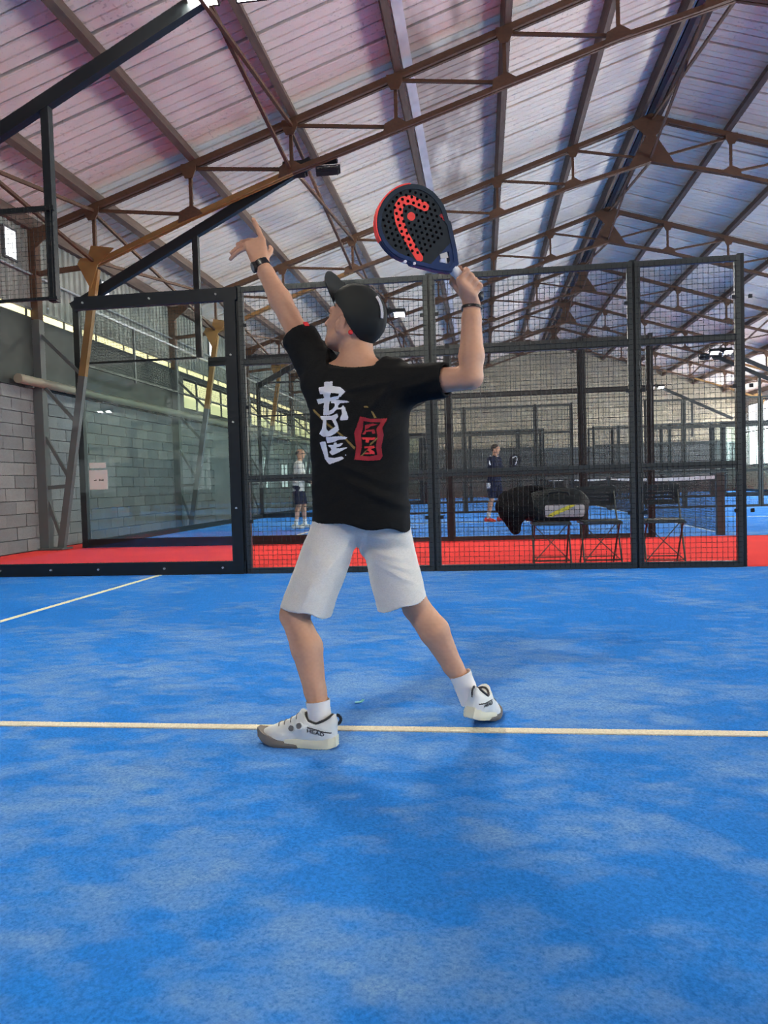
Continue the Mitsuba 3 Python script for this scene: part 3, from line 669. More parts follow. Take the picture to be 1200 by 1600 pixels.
# left hand: back of the hand to the camera, index up, the others bent away
LHU = unit(np.array([-0.034, 0.030, 0.105])); LHX = unit(np.array([1.0, 0.15, 0.38])-LHU*(np.array([1.0, 0.15, 0.38])@LHU)); LHN = np.cross(LHU, LHX)   # along the palm, across (towards the thumb), away from the camera
if LHN[1] < 0: LHN = -LHN
HS = 1.13
lh = lambda u, x, n=0.0: WRL+(LHU*u+LHX*x+LHN*n)*HS
for x0, x1, r in ((-0.016, -0.030, 0.0125), (-0.006, -0.011, 0.0135), (0.006, 0.009, 0.0135), (0.016, 0.028, 0.013)):
    B.cone(lh(0.0, x0), lh(0.090, x1, 0.003), 0.017, r, 0.012)
def finger(F, base, segs, r0, r1):
    n = len(segs); p = np.asarray(base, float)
    for i, q in enumerate(segs):
        q = p+np.asarray(q); F.cone(p, q, r0+(r1-r0)*i/n, r0+(r1-r0)*(i+1)/n, 0.0035); p = q
fd = lambda u, x, n: (LHU*u+LHX*x+LHN*n)*HS
finger(B, lh(0.086, 0.028), [fd(0.046, -0.004, 0.003), fd(0.028, -0.004, 0.003), fd(0.024, -0.003, 0.004)], 0.0112, 0.0088)
finger(B, lh(0.090, 0.009, 0.004), [fd(0.030, -0.028, 0.022), fd(0.012, -0.026, 0.014), fd(0.004, -0.020, 0.010)], 0.0108, 0.0082)
finger(B, lh(0.086, -0.011, 0.004), [fd(0.018, -0.034, 0.018), fd(0.004, -0.028, 0.012), fd(-0.003, -0.020, 0.008)], 0.0105, 0.0080)
finger(B, lh(0.078, -0.030, 0.003), [fd(0.004, -0.032, 0.012), fd(-0.003, -0.022, 0.008), fd(-0.006, -0.016, 0.006)], 0.0095, 0.0075)
finger(B, lh(0.022, 0.022, 0.010), [fd(0.030, 0.016, 0.024), fd(0.026, 0.006, 0.020), fd(0.020, -0.002, 0.014)], 0.0125, 0.0088)
# right hand: a fist around the racket handle
RA = unit(np.array([-0.600, -0.30, 0.630]))            # along the handle towards the racket head
RN = np.array([0.46, -0.86, -0.20]); RN = unit(RN-RA*(RN@RA)); RX = np.cross(RN, RA)
GRIP = np.array([-0.034, 2.572, 1.560])               # middle of the grip
gp = lambda a, x, n: GRIP+RA*a+RX*x+RN*n
E = unit(WRR-GRIP); E = unit(E-RA*(E@RA))             # from the handle towards the wrist, square to the handle
W = np.cross(RA, E)
if W[1] > 0: W = -W                                    # towards the camera
gq = lambda a, e, w: GRIP+RA*a+E*e+W*w
for a, r in ((0.034, 0.0145), (0.012, 0.015), (-0.010, 0.0145), (-0.031, 0.0135)):
    B.cone(WRR+(gq(a, 0, 0)-GRIP)*0.35, gq(a, 0.012, 0.030), 0.019, r, 0.014)
for i, (a, r) in enumerate(((0.034, 0.0105), (0.012, 0.011), (-0.010, 0.0105), (-0.031, 0.0095))):
    k1, k2, k3, k4 = gq(a, 0.012, 0.030), gq(a+0.004, -0.024, 0.024), gq(a+0.006, -0.030, -0.008), gq(a+0.006, -0.008, -0.026)
    B.cone(k1, k2, r+0.0015, r, 0.0035); B.cone(k2, k3, r, r-0.001, 0.0035); B.cone(k3, k4, r-0.001, r-0.002, 0.0035)
t0, t1, t2, t3 = lerp(WRR, gq(0.03, 0.02, -0.01), 0.5), gq(0.040, 0.026, -0.016), gq(0.055, 0.000, -0.028), gq(0.058, -0.022, -0.020)
B.cone(t0, t1, 0.018, 0.0135, 0.010); B.cone(t1, t2, 0.0135, 0.011, 0.004); B.cone(t2, t3, 0.011, 0.009, 0.004)
scene_body = smoothed(B.mesh(), 4)
part(player, 'body', scene_body, 'skin', True)
# hair at the nape under the cap
Hh = Field(HEADC-0.16, HEADC+0.16, 0.004)
Hh.ell(hp(-0.010, 0, 0.014), (0.0900, 0.0745, 0.0905), HR, 0.01)
Hh.put(lambda p: -((p-hp(-0.020, 0, -0.0))@HF)*1.0-0.0, HEADC-0.15, HEADC+0.15, 0.006, cut=True) if False else None
Hh.put(lambda p: ((p-hp(0.0, 0, 0))@HF)*-1.0-0.004, HEADC-0.15, HEADC+0.15, 0.006, cut=True)
Hh.put(lambda p: ((p-hp(0, 0, -0.052))@HU), HEADC-0.15, HEADC+0.15, 0.006, cut=True)
part(player, 'hair', Hh.mesh(), 'hair', True, label='short dark hair under the cap')

M['eye_white'] = pri((0.75, 0.74, 0.72), 0.2); M['iris'] = pri((0.03, 0.018, 0.010), 0.2)
for sg in (1, -1):
    m = trimesh.creation.icosphere(2, 0.0115); m.apply_translation(hp(0.0775, sg*0.030, 0.006)); ey = part(player, 'eye', m, 'eye_white', True)
    m = trimesh.creation.icosphere(2, 0.0062); m.apply_translation(hp(0.0838, sg*0.0300, 0.006)); part(ey, 'iris', m, 'iris', True)
    part(player, 'eyebrow', tube([hp(0.094, sg*0.014, 0.027), hp(0.095, sg*0.030, 0.032), hp(0.083, sg*0.046, 0.028)], np.array([0.003, 0.0035, 0.002]), 8), 'hair', 40)
# ---- T-shirt
def tube_sdf(sections):
    """stack of super-elliptic sections (z, cx, cy, a, b, yaw)"""
    S = np.array(sections, float)
    def fn(p):
        z = p[..., 2]; v = [np.interp(z, S[:, 0], S[:, i]) for i in range(1, 6)]
        dx, dy = p[..., 0]-v[0], p[..., 1]-v[1]; c, s_ = np.cos(v[4]), np.sin(v[4])
        x, y = (dx*c+dy*s_)/v[2], (-dx*s_+dy*c)/v[3]
        r = (np.abs(x)**2.5+np.abs(y)**2.5+1e-9)**(1/2.5)
        return (r-1)*np.minimum(v[2], v[3])*0.9
    return fn
YW = -0.18
hem = lambda p: 0.762+0.13*(-(p[..., 0]+0.445))+0.006*np.sin(p[..., 0]*38+p[..., 1]*20)
C = Field((-0.80, 2.40, 0.68), (0.0, 2.98, 1.58), 0.0045)
secs = [(0.70, -0.441, 2.685, 0.176, 0.130, YW), (0.80, -0.440, 2.685, 0.174, 0.130, YW), (0.95, -0.437, 2.69, 0.173, 0.128, YW), (1.08, -0.436, 2.69, 0.178, 0.125, YW), (1.18, -0.436, 2.69, 0.182, 0.118, YW),
        (1.25, -0.436, 2.692, 0.172, 0.106, YW), (1.31, -0.437, 2.695, 0.125, 0.082, YW), (1.35, -0.437, 2.70, 0.075, 0.062, YW), (1.38, -0.437, 2.70, 0.062, 0.056, YW)]
C.put(tube_sdf(secs), (-0.66, 2.5, 0.70), (-0.20, 2.88, 1.375), 0.02)
SLL, SLR = lerp(SHL, ELL, 0.66), lerp(SHR, ELR, 0.67)
C.cone(SHL+(0.02, 0, -0.02), SLL, 0.082, 0.068, 0.05)
C.cone(SHR+(-0.02, 0, -0.005), SLR+(0, 0, 0.0), 0.072, 0.060, 0.045)
C.cone(SHL, (-0.45, 2.70, 1.315), 0.062, 0.062, 0.04); C.cone(SHR, (-0.42, 2.695, 1.305), 0.055, 0.062, 0.04)
C.cone((-0.345, 2.685, 1.308), (-0.295, 2.675, 1.306), 0.050, 0.042, 0.025); C.cone((-0.530, 2.735, 1.315), (-0.575, 2.750, 1.345), 0.050, 0.055, 0.03)      # the bunched shoulder
C.cone(SHL+(0.055, 0, -0.09), SHL+(0.075, 0, -0.22), 0.07, 0.05, 0.05)
# folds: creases that run from the armpits and around the waist
band = np.abs(C.F) < 0.045; ix = np.argwhere(band); P = ix*C.h+C.lo
fold = 0.0060*(meshkit.fbm(np.stack([P[:, 0]*5+P[:, 2]*4, P[:, 1]*4, P[:, 2]*13-P[:, 0]*7], 1), 3, 3)-0.5)*2
cr = lambda cx, cz, ang, wid, ln, amp: -amp*np.exp(-(((P[:, 0]-cx)*math.cos(ang)+(P[:, 2]-cz)*math.sin(ang))/ln)**2-(((P[:, 2]-cz)*math.cos(ang)-(P[:, 0]-cx)*math.sin(ang))/wid)**2)
for a in ((-0.36, 1.18, 0.9, 0.012, 0.09, 0.010), (-0.33, 1.10, 1.1, 0.012, 0.09, 0.008), (-0.40, 1.24, 0.15, 0.012, 0.08, 0.009), (-0.50, 1.22, -0.3, 0.012, 0.07, 0.008), (-0.36, 0.87, -0.45, 0.018, 0.12, 0.010), (-0.42, 0.95, -0.4, 0.016, 0.10, 0.007),
          (-0.53, 1.12, 1.3, 0.012, 0.12, 0.007), (-0.20, 1.24, 0.2, 0.012, 0.08, 0.007), (-0.60, 1.33, 0.9, 0.010, 0.06, 0.006)):
    fold = fold+cr(*a)
C.F[band] += fold.astype(np.float32)
Fo = C.F.copy()
def clip(fld, lo, hi, fn, where=None):
    sl_, pp = fld._sub(np.asarray(lo, float), np.asarray(hi, float), 0)
    d = fn(pp).astype(np.float32); v = fld.F[sl_]
    v2 = np.maximum(v, d)
    fld.F[sl_] = v2 if where is None else np.where(where(pp), v2, v)
def hollow(fld, Fo, lo, hi, th, fn):
    """removes the inside of the cloth (the uncut field, shrunk) where fn < 0"""
    sl_, pp = fld._sub(np.asarray(lo, float), np.asarray(hi, float), 0)
    inner = np.maximum(Fo[sl_]+th, fn(pp)).astype(np.float32)
    fld.F[sl_] = np.maximum(fld.F[sl_], -inner)
clip(C, (-0.8, 2.4, 0.68), (0.0, 2.98, 0.86), lambda p: hem(p)-p[..., 2])
hollow(C, Fo, (-0.66, 2.5, 0.68), (-0.20, 2.88, 0.90), 0.011, lambda p: p[..., 2]-0.86)
for s0, s1, r in ((SHL, ELL, 0.068), (SHR, ELR, 0.060)):
    d = unit(s1-s0); e = lerp(s0, s1, 0.67)
    clip(C, e-0.14, e+0.14, lambda p: (p-e)@d, lambda p: np.linalg.norm(np.cross(p-e, d), axis=-1) < 0.12)
    hollow(C, Fo, e-0.14, e+0.14, 0.011, lambda p: np.maximum(-((p-e)@d)-0.045, np.linalg.norm(np.cross(p-e, d), axis=-1)-0.12))
clip(C, (-0.56, 2.58, 1.28), (-0.31, 2.82, 1.45), lambda p: p[..., 2]-(1.347+0.42*(p[..., 1]-2.70)), lambda p: np.hypot(p[..., 0]+0.437, p[..., 1]-2.70) < 0.11)
shirt = part(player, 't_shirt', smoothed(C.mesh(), 3), 'black_cloth', True, label='black oversized T-shirt printed on the back')
# collar rib
ca = np.linspace(0, 2*np.pi, 40, endpoint=False)
part(player, 'collar', tube([(-0.437+0.072*math.cos(a), 2.703+0.064*math.sin(a), 1.349+0.027*math.sin(a)) for a in ca], 0.0085, 8, closed=True), 'black_cloth', True)

# ---- the print on the back: flat shapes laid on the cloth along the back's own normal (+y)
def on_shirt(x, z):
    """surface of the shirt's back at (x, z)"""
    y = np.full(len(x), 2.45)
    for _ in range(60):
        d = C.at(np.stack([x, y, z], 1)); y = y+np.clip(d, -0.01, 0.02)*0.8
    return y
PX0, PZ0, PS = -0.522, 1.268, 1/447.0      # print frame: origin at the top of the lettering, metres per drawing unit
def lay(polys, name, bsdf, lift=0.0016, label=None):
    ms = []
    for g in polys:
        g = shapely.Polygon(g).buffer(0) if not hasattr(g, 'geom_type') else g
        for q in (g.geoms if hasattr(g, 'geoms') else [g]):
            m = trimesh.creation.extrude_polygon(q.segmentize(2.0), 1.0, engine='earcut')
            top = m.triangles_center[:, 2] > 0.99
            m = trimesh.Trimesh(m.vertices, m.faces[(np.abs(m.face_normals[:, 2]) > 0.9) & top]); m.remove_unreferenced_vertices()
            v, f = trimesh.remesh.subdivide_to_size(m.vertices, m.faces, 4.0); m = trimesh.Trimesh(v, f)
            ms.append(m)
    m = cat(ms); x = PX0+m.vertices[:, 0]*PS*1.07; z = PZ0-m.vertices[:, 1]*PS
    y = on_shirt(x, z)-lift
    m = trimesh.Trimesh(np.stack([x, y, z], 1), m.faces, process=False)
    if m.face_normals[:, 1].mean() > 0: m.faces = m.faces[:, ::-1]
    return part(shirt, name, m, bsdf, True, label=label)
# drawing units: image pixels of the photograph's print, origin (520, 594)
def U(pts, s=7.5, ox=40-0, oy=14): return [(a/s-ox, b/s-oy) for a, b in pts]     # from a 7.5x enlargement whose corner is (480, 580)
W1 = [[(235, 105), (335, 105), (338, 165), (430, 185), (490, 242), (455, 275), (440, 300), (410, 300), (420, 262), (330, 250), (318, 270), (308, 300), (415, 292), (418, 320), (370, 330), (310, 345), (300, 380), (300, 500), (228, 500), (232, 400), (240, 352), (165, 360), (140, 300), (240, 300), (232, 250), (190, 245), (170, 165), (240, 160)],
      [(325, 330), (410, 335), (440, 340), (505, 350), (540, 370), (470, 370), (425, 372), (405, 395), (405, 425), (440, 425), (460, 400), (485, 430), (495, 470), (520, 540), (512, 570), (430, 572), (430, 540), (450, 500), (445, 445), (385, 440), (350, 480), (300, 505), (262, 500), (290, 465), (340, 440), (370, 400), (365, 370), (325, 365)],
      [(190, 505), (330, 515), (395, 490), (405, 530), (375, 560), (400, 620), (412, 680), (370, 720), (300, 752), (230, 750), (175, 712), (210, 660), (228, 560), (200, 540)],
      [(258, 760), (420, 755), (508, 772), (480, 790), (400, 795), (360, 815), (270, 825)],
      [(178, 815), (248, 805), (262, 870), (280, 990), (350, 1005), (430, 990), (465, 1010), (400, 1040), (290, 1072), (240, 1010), (215, 920)],
      [(270, 850), (345, 850), (350, 825), (380, 828), (378, 848), (460, 830), (420, 870), (372, 880), (380, 895), (450, 890), (520, 885), (470, 905), (400, 940), (325, 970), (290, 930), (320, 910), (310, 885)],
      [(465, 975), (498, 962), (480, 980)]]
hole1 = [(270, 560), (330, 560), (372, 640), (340, 660), (290, 690), (270, 660)]
polys = [shapely.Polygon(U(p)).buffer(0) for p in W1]
polys = [q.buffer(-0.6).buffer(1.5).buffer(-0.7) for q in polys]
polys[2] = polys[2].difference(shapely.Polygon(U(hole1)))
# gold brush stick, behind the letters
lay([U([(80, 420), (110, 415), (290, 600), (450, 740), (590, 890), (580, 920), (440, 760), (270, 615)]), U([(690, 425), (735, 425), (748, 445), (700, 440)]), U([(770, 485), (790, 490), (828, 560), (800, 565)])], 'back_print', 'print_gold', 0.0012, 'thin gold brush stroke')
lay(polys, 'back_print', 'print_white', 0.0026, 'white brush lettering')
fr = shapely.Polygon(U([(650, 540), (760, 570), (945, 572), (890, 680), (900, 760), (870, 900), (880, 1000), (850, 1045), (720, 1050), (575, 1030), (600, 900), (580, 730), (615, 640)])).buffer(0)
fi = shapely.Polygon(U([(685, 595), (770, 610), (870, 615), (820, 690), (835, 770), (815, 900), (825, 985), (740, 1000), (640, 985), (665, 880), (655, 750), (680, 670)])).buffer(0)
lay([fr.difference(fi), U([(700, 640), (790, 625), (840, 640), (760, 660), (700, 700)]), U([(668, 745), (700, 700), (800, 690), (812, 740), (780, 745), (770, 715), (715, 720), (700, 750)])], 'back_print', 'print_red', 0.0016, 'dark red stamp frame')
lay([U([(665, 780), (815, 785), (815, 815), (745, 815), (740, 845), (700, 840), (705, 808), (670, 805)]), U([(690, 885), (800, 880), (805, 905), (760, 920), (795, 945), (800, 975), (680, 975), (690, 950), (750, 955), (720, 930), (730, 905), (690, 905)])], 'back_print', 'print_bright_red', 0.0020, 'red stamp letters')
lay([U([(835, 785), (840, 800), (780, 860), (745, 880), (755, 850)]), U([(735, 905), (720, 930), (670, 990), (640, 995), (690, 945)])], 'back_print', 'print_gold', 0.0030)
# red tab on the raised sleeve
tc = lerp(SHL, ELL, 0.655); td = unit(ELL-SHL); tn = np.array([0.62, -0.70, 0.10]); tn = unit(tn-td*(tn@td)); q = tc+tn*0.12
for _ in range(80): q = q-tn*float(np.clip(C.at(q[None])[0], -0.01, 0.02))*0.7
part(shirt, 'sleeve_tab', beam(q-td*0.010, q+td*0.010, 0.018, 0.006, tn), 'print_bright_red', label='small red tab at the sleeve end')

# ---- shorts
S_ = Field((-0.80, 2.44, 0.38), (-0.10, 2.96, 0.90), 0.0045)
S_.cone((-0.492, 2.685, 0.80), (-0.392, 2.695, 0.79), 0.100, 0.102, 0.04, flat=((0, 1, 0), 0.95))
HL_, HR_ = np.array([-0.648, 2.610, 0.462]), np.array([-0.297, 2.722, 0.472])
S_.cone((-0.500, 2.68, 0.82), HL_+(0, 0, -0.03), 0.088, 0.091, 0.03)
S_.cone((-0.372, 2.70, 0.82), HR_+(0, 0, -0.03), 0.092, 0.093, 0.03)
band = np.abs(S_.F) < 0.03; ix = np.argwhere(band); P = ix*S_.h+S_.lo
fold = 0.0055*(meshkit.fbm(np.stack([P[:, 0]*7, P[:, 1]*6, P[:, 2]*10+P[:, 0]*6], 1), 3, 8)-0.5)*2
for a in ((-0.36, 0.66, -0.25, 0.011, 0.07, 0.008), (-0.34, 0.63, -0.35, 0.011, 0.08, 0.008), (-0.33, 0.60, -0.5, 0.011, 0.08, 0.009), (-0.37, 0.72, -0.1, 0.010, 0.06, 0.006), (-0.44, 0.66, 1.35, 0.012, 0.09, 0.010), (-0.55, 0.60, 0.9, 0.014, 0.10, 0.006), (-0.60, 0.55, 1.1, 0.012, 0.09, 0.006)):
    fold = fold+cr(*a)
S_.F[band] += fold.astype(np.float32)
Fo = S_.F.copy()
for c, d, sg in ((HL_, unit((-0.10, -0.05, -0.40)), -1), (HR_, unit((0.10, 0.03, -0.40)), 1)):
    clip(S_, c-0.17, c+0.17, lambda p: (p-c)@d+0.004*np.sin(p[..., 0]*50+p[..., 1]*30), lambda p: sg*(p[..., 0]+0.462) > 0)
    hollow(S_, Fo, c-0.17, c+0.17, 0.011, lambda p: np.maximum(-((p-c)@d)-0.10, -sg*(p[..., 0]+0.462)+0.004))
sl_, pp = S_._sub(np.array((-0.8, 2.44, 0.84)), np.array((-0.1, 2.96, 0.9)), 0)
S_.F[sl_] = np.maximum(S_.F[sl_], (pp[..., 2]-0.88).astype(np.float32))
part(player, 'shorts', smoothed(S_.mesh(), 3), 'white_cloth', True, label='loose white shorts')

# ---- cap: crown, brim, button, painted highlight
K = Field(HEADC-0.24, HEADC+0.24, 0.004)
CR = HR@np.array([[0.965, 0, -0.26], [0, 1, 0], [0.26, 0, 0.965]])      # worn tilted back
cp = lambda f, l, u: HEADC+CR@np.array([f, l, u])
K.ell(cp(-0.014, 0, 0.020), (0.112, 0.088, 0.106), CR, 0.01)
K.ell(cp(0.020, 0, 0.062), (0.075, 0.070, 0.062), CR, 0.03)
K.put(lambda p: ((p-cp(0, 0, 0.026))@CR[:, 2])-np.where((p-HEADC)@CR[:, 0] < 0, 0.80, 0.30)*((p-HEADC)@CR[:, 0]), HEADC-0.2, HEADC+0.2, 0.004, cut=True)
K.ell(cp(-0.014, 0, 0.018), (0.101, 0.077, 0.096), CR, 0.004, cut=True)
cap = part(player, 'cap', smoothed(K.mesh(), 2), 'cap_cloth', True, label='black cap worn with the brim up')
bv, bf = [], []
nb, mb = 22, 9
for lay_ in (0, 1):
    for i in range(nb+1):
        a = -1.05+2.10*i/nb
        for j in range(mb+1):
            t = j/mb; ext = 0.082*t*(math.cos(a*0.86)**0.5)
            rad = np.array([0.108*math.cos(a), 0.086*math.sin(a)]); fw = np.array([1.0, 0.0])*ext+np.array([math.cos(a), math.sin(a)])*0.004*t
            xy = rad+fw; zz = 0.030+0.074*t-0.030*abs(math.sin(a))**2*t-0.030*abs(math.sin(a))**2+0.016*lay_*0.25
            bv.append(cp(xy[0]-0.014, xy[1], zz+0.016-0.30*0.0))
nn = (nb+1)*(mb+1); g = lambda l, i, j: l*nn+i*(mb+1)+j
for l in (0, 1):
    for i in range(nb):
        for j in range(mb):
            q = [g(l, i, j), g(l, i+1, j), g(l, i+1, j+1), g(l, i, j+1)]
            bf.append(q if l == 0 else q[::-1])
for i in range(nb): bf.append([g(0, i, mb), g(0, i+1, mb), g(1, i+1, mb), g(1, i, mb)])
for j in range(mb):
    bf.append([g(0, 0, j), g(0, 0, j+1), g(1, 0, j+1), g(1, 0, j)]); bf.append([g(0, nb, j+1), g(0, nb, j), g(1, nb, j), g(1, nb, j+1)])
part(cap, 'brim', (np.array(bv), np.array(bf)), 'cap_cloth', 50)
m = trimesh.creation.icosphere(2, 0.009); m.apply_translation(cp(-0.005, 0, 0.127)); part(cap, 'button', m, 'cap_cloth', True)
m = trimesh.creation.icosphere(2, 1.0); m.apply_scale((0.010, 0.004, 0.009)); m.apply_transform(np.block([[CR, np.zeros((3, 1))], [np.zeros((1, 3)), 1]])); m.apply_translation(cp(-0.060, 0.0705, -0.030)); part(cap, 'side_badge', m, 'print_bright_red', True, label='small red round badge')
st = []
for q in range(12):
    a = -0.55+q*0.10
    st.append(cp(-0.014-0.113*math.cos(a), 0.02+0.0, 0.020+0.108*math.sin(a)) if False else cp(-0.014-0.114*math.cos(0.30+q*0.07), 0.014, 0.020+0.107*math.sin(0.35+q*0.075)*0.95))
part(cap, 'painted_highlight', tube(st, 0.0055, 6), 'white_band', 40, label='highlight on the back of the crown, painted as a pale strip')  # white strip standing in for the light along the crown

# ---- watch, wristband
def band_ring(c, d, r, w, th, n=28, sx=1.0, ref=(0, 1, 0)):
    d = unit(d); s = unit(np.cross(d, ref)); u = np.cross(d, s); v, f = [], []
    for i in range(n):
        a = 2*np.pi*i/n; e = s*math.cos(a)*sx+u*math.sin(a)
        for rr, h in ((r, -w/2), (r, w/2), (r+th, w/2), (r+th, -w/2)): v.append(c+e*rr+d*h)
    for i in range(n):
        j = (i+1) % n
        for q in range(4): f.append([4*i+q, 4*i+(q+1) % 4, 4*j+(q+1) % 4, 4*j+q])
    m = trimesh.Trimesh(np.array(v), np.vstack([np.array(f)[:, [0, 1, 2]], np.array(f)[:, [0, 2, 3]]]), process=False); m.fix_normals(); return m
wd = unit(WRL-ELL); wc = WRL-wd*0.012
watch = part(player, 'watch', band_ring(wc, wd, 0.0285, 0.024, 0.004), 'watch_black', 40, label='black sports watch on the left wrist')
wn_ = unit(np.array([-0.92, -0.40, 0.0])-wd*(np.array([-0.92, -0.40, 0])@wd)); R = np.eye(4); R[:3, 0], R[:3, 2] = wd, wn_; R[:3, 1] = np.cross(wn_, wd); R[:3, 3] = wc+wn_*0.033
m = trimesh.creation.cylinder(0.021, 0.012, sections=28); m.apply_transform(R); part(watch, 'case', m, 'watch_black', 40)
m = trimesh.creation.cylinder(0.017, 0.002, sections=28); R2 = R.copy(); R2[:3, 3] = wc+wn_*0.0400; m.apply_transform(R2); part(watch, 'dial', m, 'dial_grey', 40)
bd = unit(WRR-ELR)
part(player, 'wristband', band_ring(WRR-bd*0.012, bd, 0.0315, 0.008, 0.003), 'watch_black', 40, label='thin black band on the right wrist')

# ---- shoes and socks (built with the toe along +x, sole on z = 0)
def half_w(x):      # outline of the sole
    return np.interp(x, [0.0, 0.02, 0.06, 0.12, 0.17, 0.21, 0.25, 0.275, 0.288], [0.012, 0.028, 0.036, 0.036, 0.043, 0.046, 0.040, 0.026, 0.010])
def sole_mesh(x0, x1, ztop, zbot, grow=0.004, n=26):
    xs = np.linspace(x0, x1, n); v, f = [], []
    for x in xs:
        w = half_w(x)+grow; top, bot = ztop(x), zbot(x)
        ring = [(-1.0, 0.0), (-0.82, 0), (0.82, 0), (1.0, 0.0)]
        v += [(x, -w*0.90, bot), (x, -w, bot+0.008), (x, -w*1.02, (top+bot)/2+0.004), (x, -w*0.96, top), (x, w*0.96, top), (x, w*1.02, (top+bot)/2+0.004), (x, w, bot+0.008), (x, w*0.90, bot)]
    for i in range(n-1):
        for q in range(8):
            f.append([8*i+q, 8*i+(q+1) % 8, 8*(i+1)+(q+1) % 8, 8*(i+1)+q])
    v, f = np.array(v), np.array(f)
    tri = list(map(tuple, f[:, [0, 1, 2]]))+list(map(tuple, f[:, [0, 2, 3]]))
    for b_, o in ((0, 1), (8*(n-1), -1)):   # end caps
        for q in range(1, 7): tri.append((b_, b_+q, b_+q+1)[::o])
    m = trimesh.Trimesh(v, tri, process=False); m.fix_normals(); return m
rock = lambda x: 0.006*max(0, (0.03-x)/0.03)**2+0.022*max(0, (x-0.20)/0.088)**2
U_ = Field((-0.03, -0.07, -0.01), (0.32, 0.07, 0.16), 0.003)
U_.ell((0.052, 0, 0.050), (0.056, 0.037, 0.058), None, 0.02)
U_.cone((0.045, 0, 0.070), (0.10, 0, 0.072), 0.036, 0.039, 0.02)
U_.cone((0.10, 0, 0.060), (0.19, 0, 0.036), 0.041, 0.040, 0.03)
U_.ell((0.215, 0, 0.026), (0.070, 0.044, 0.036), None, 0.03)
U_.cone((0.115, 0, 0.100), (0.17, 0, 0.062), 0.020, 0.022, 0.02)
U_.cone((0.012, 0, 0.090), (0.010, 0, 0.105), 0.020, 0.014, 0.02)
U_.cone((0.098, 0, 0.112), (0.110, 0, 0.118), 0.020, 0.015, 0.02)
U_.put(lambda p: -(p[..., 2]-0.018), (-0.03, -0.07, -0.02), (0.32, 0.07, 0.02), 0.002, cut=True) if False else None
sl_, pp = U_._sub(np.array((-0.03, -0.07, -0.02)), np.array((0.32, 0.07, 0.03)), 0)
U_.F[sl_] = np.maximum(U_.F[sl_], 0.014+np.interp(pp[..., 0], [0.2, 0.288], [0, 0.014]).astype(np.float32)-pp[..., 2])
top_cut = lambda p: p[..., 2]-(0.088+np.interp(p[..., 0], [0.0, 0.03, 0.06, 0.09, 0.11, 0.14], [0.030, 0.012, 0.0, 0.006, 0.026, 0.06]))
sl_, pp = U_._sub(np.array((-0.03, -0.07, 0.06)), np.array((0.135, 0.07, 0.16)), 0)
U_.F[sl_] = np.maximum(U_.F[sl_], top_cut(pp).astype(np.float32))
U_.cone((0.060, 0, 0.06), (0.066, 0, 0.16), 0.030, 0.038, 0.004, cut=True)
upper = smoothed(U_.mesh(), 3)
def on_upper(x, z, side):
    y = np.full(len(x), 0.07*side)
    for _ in range(60):
        d = U_.at(np.stack([x, y, z], 1)); y = y-side*np.clip(d, -0.01, 0.01)*0.7
    return y
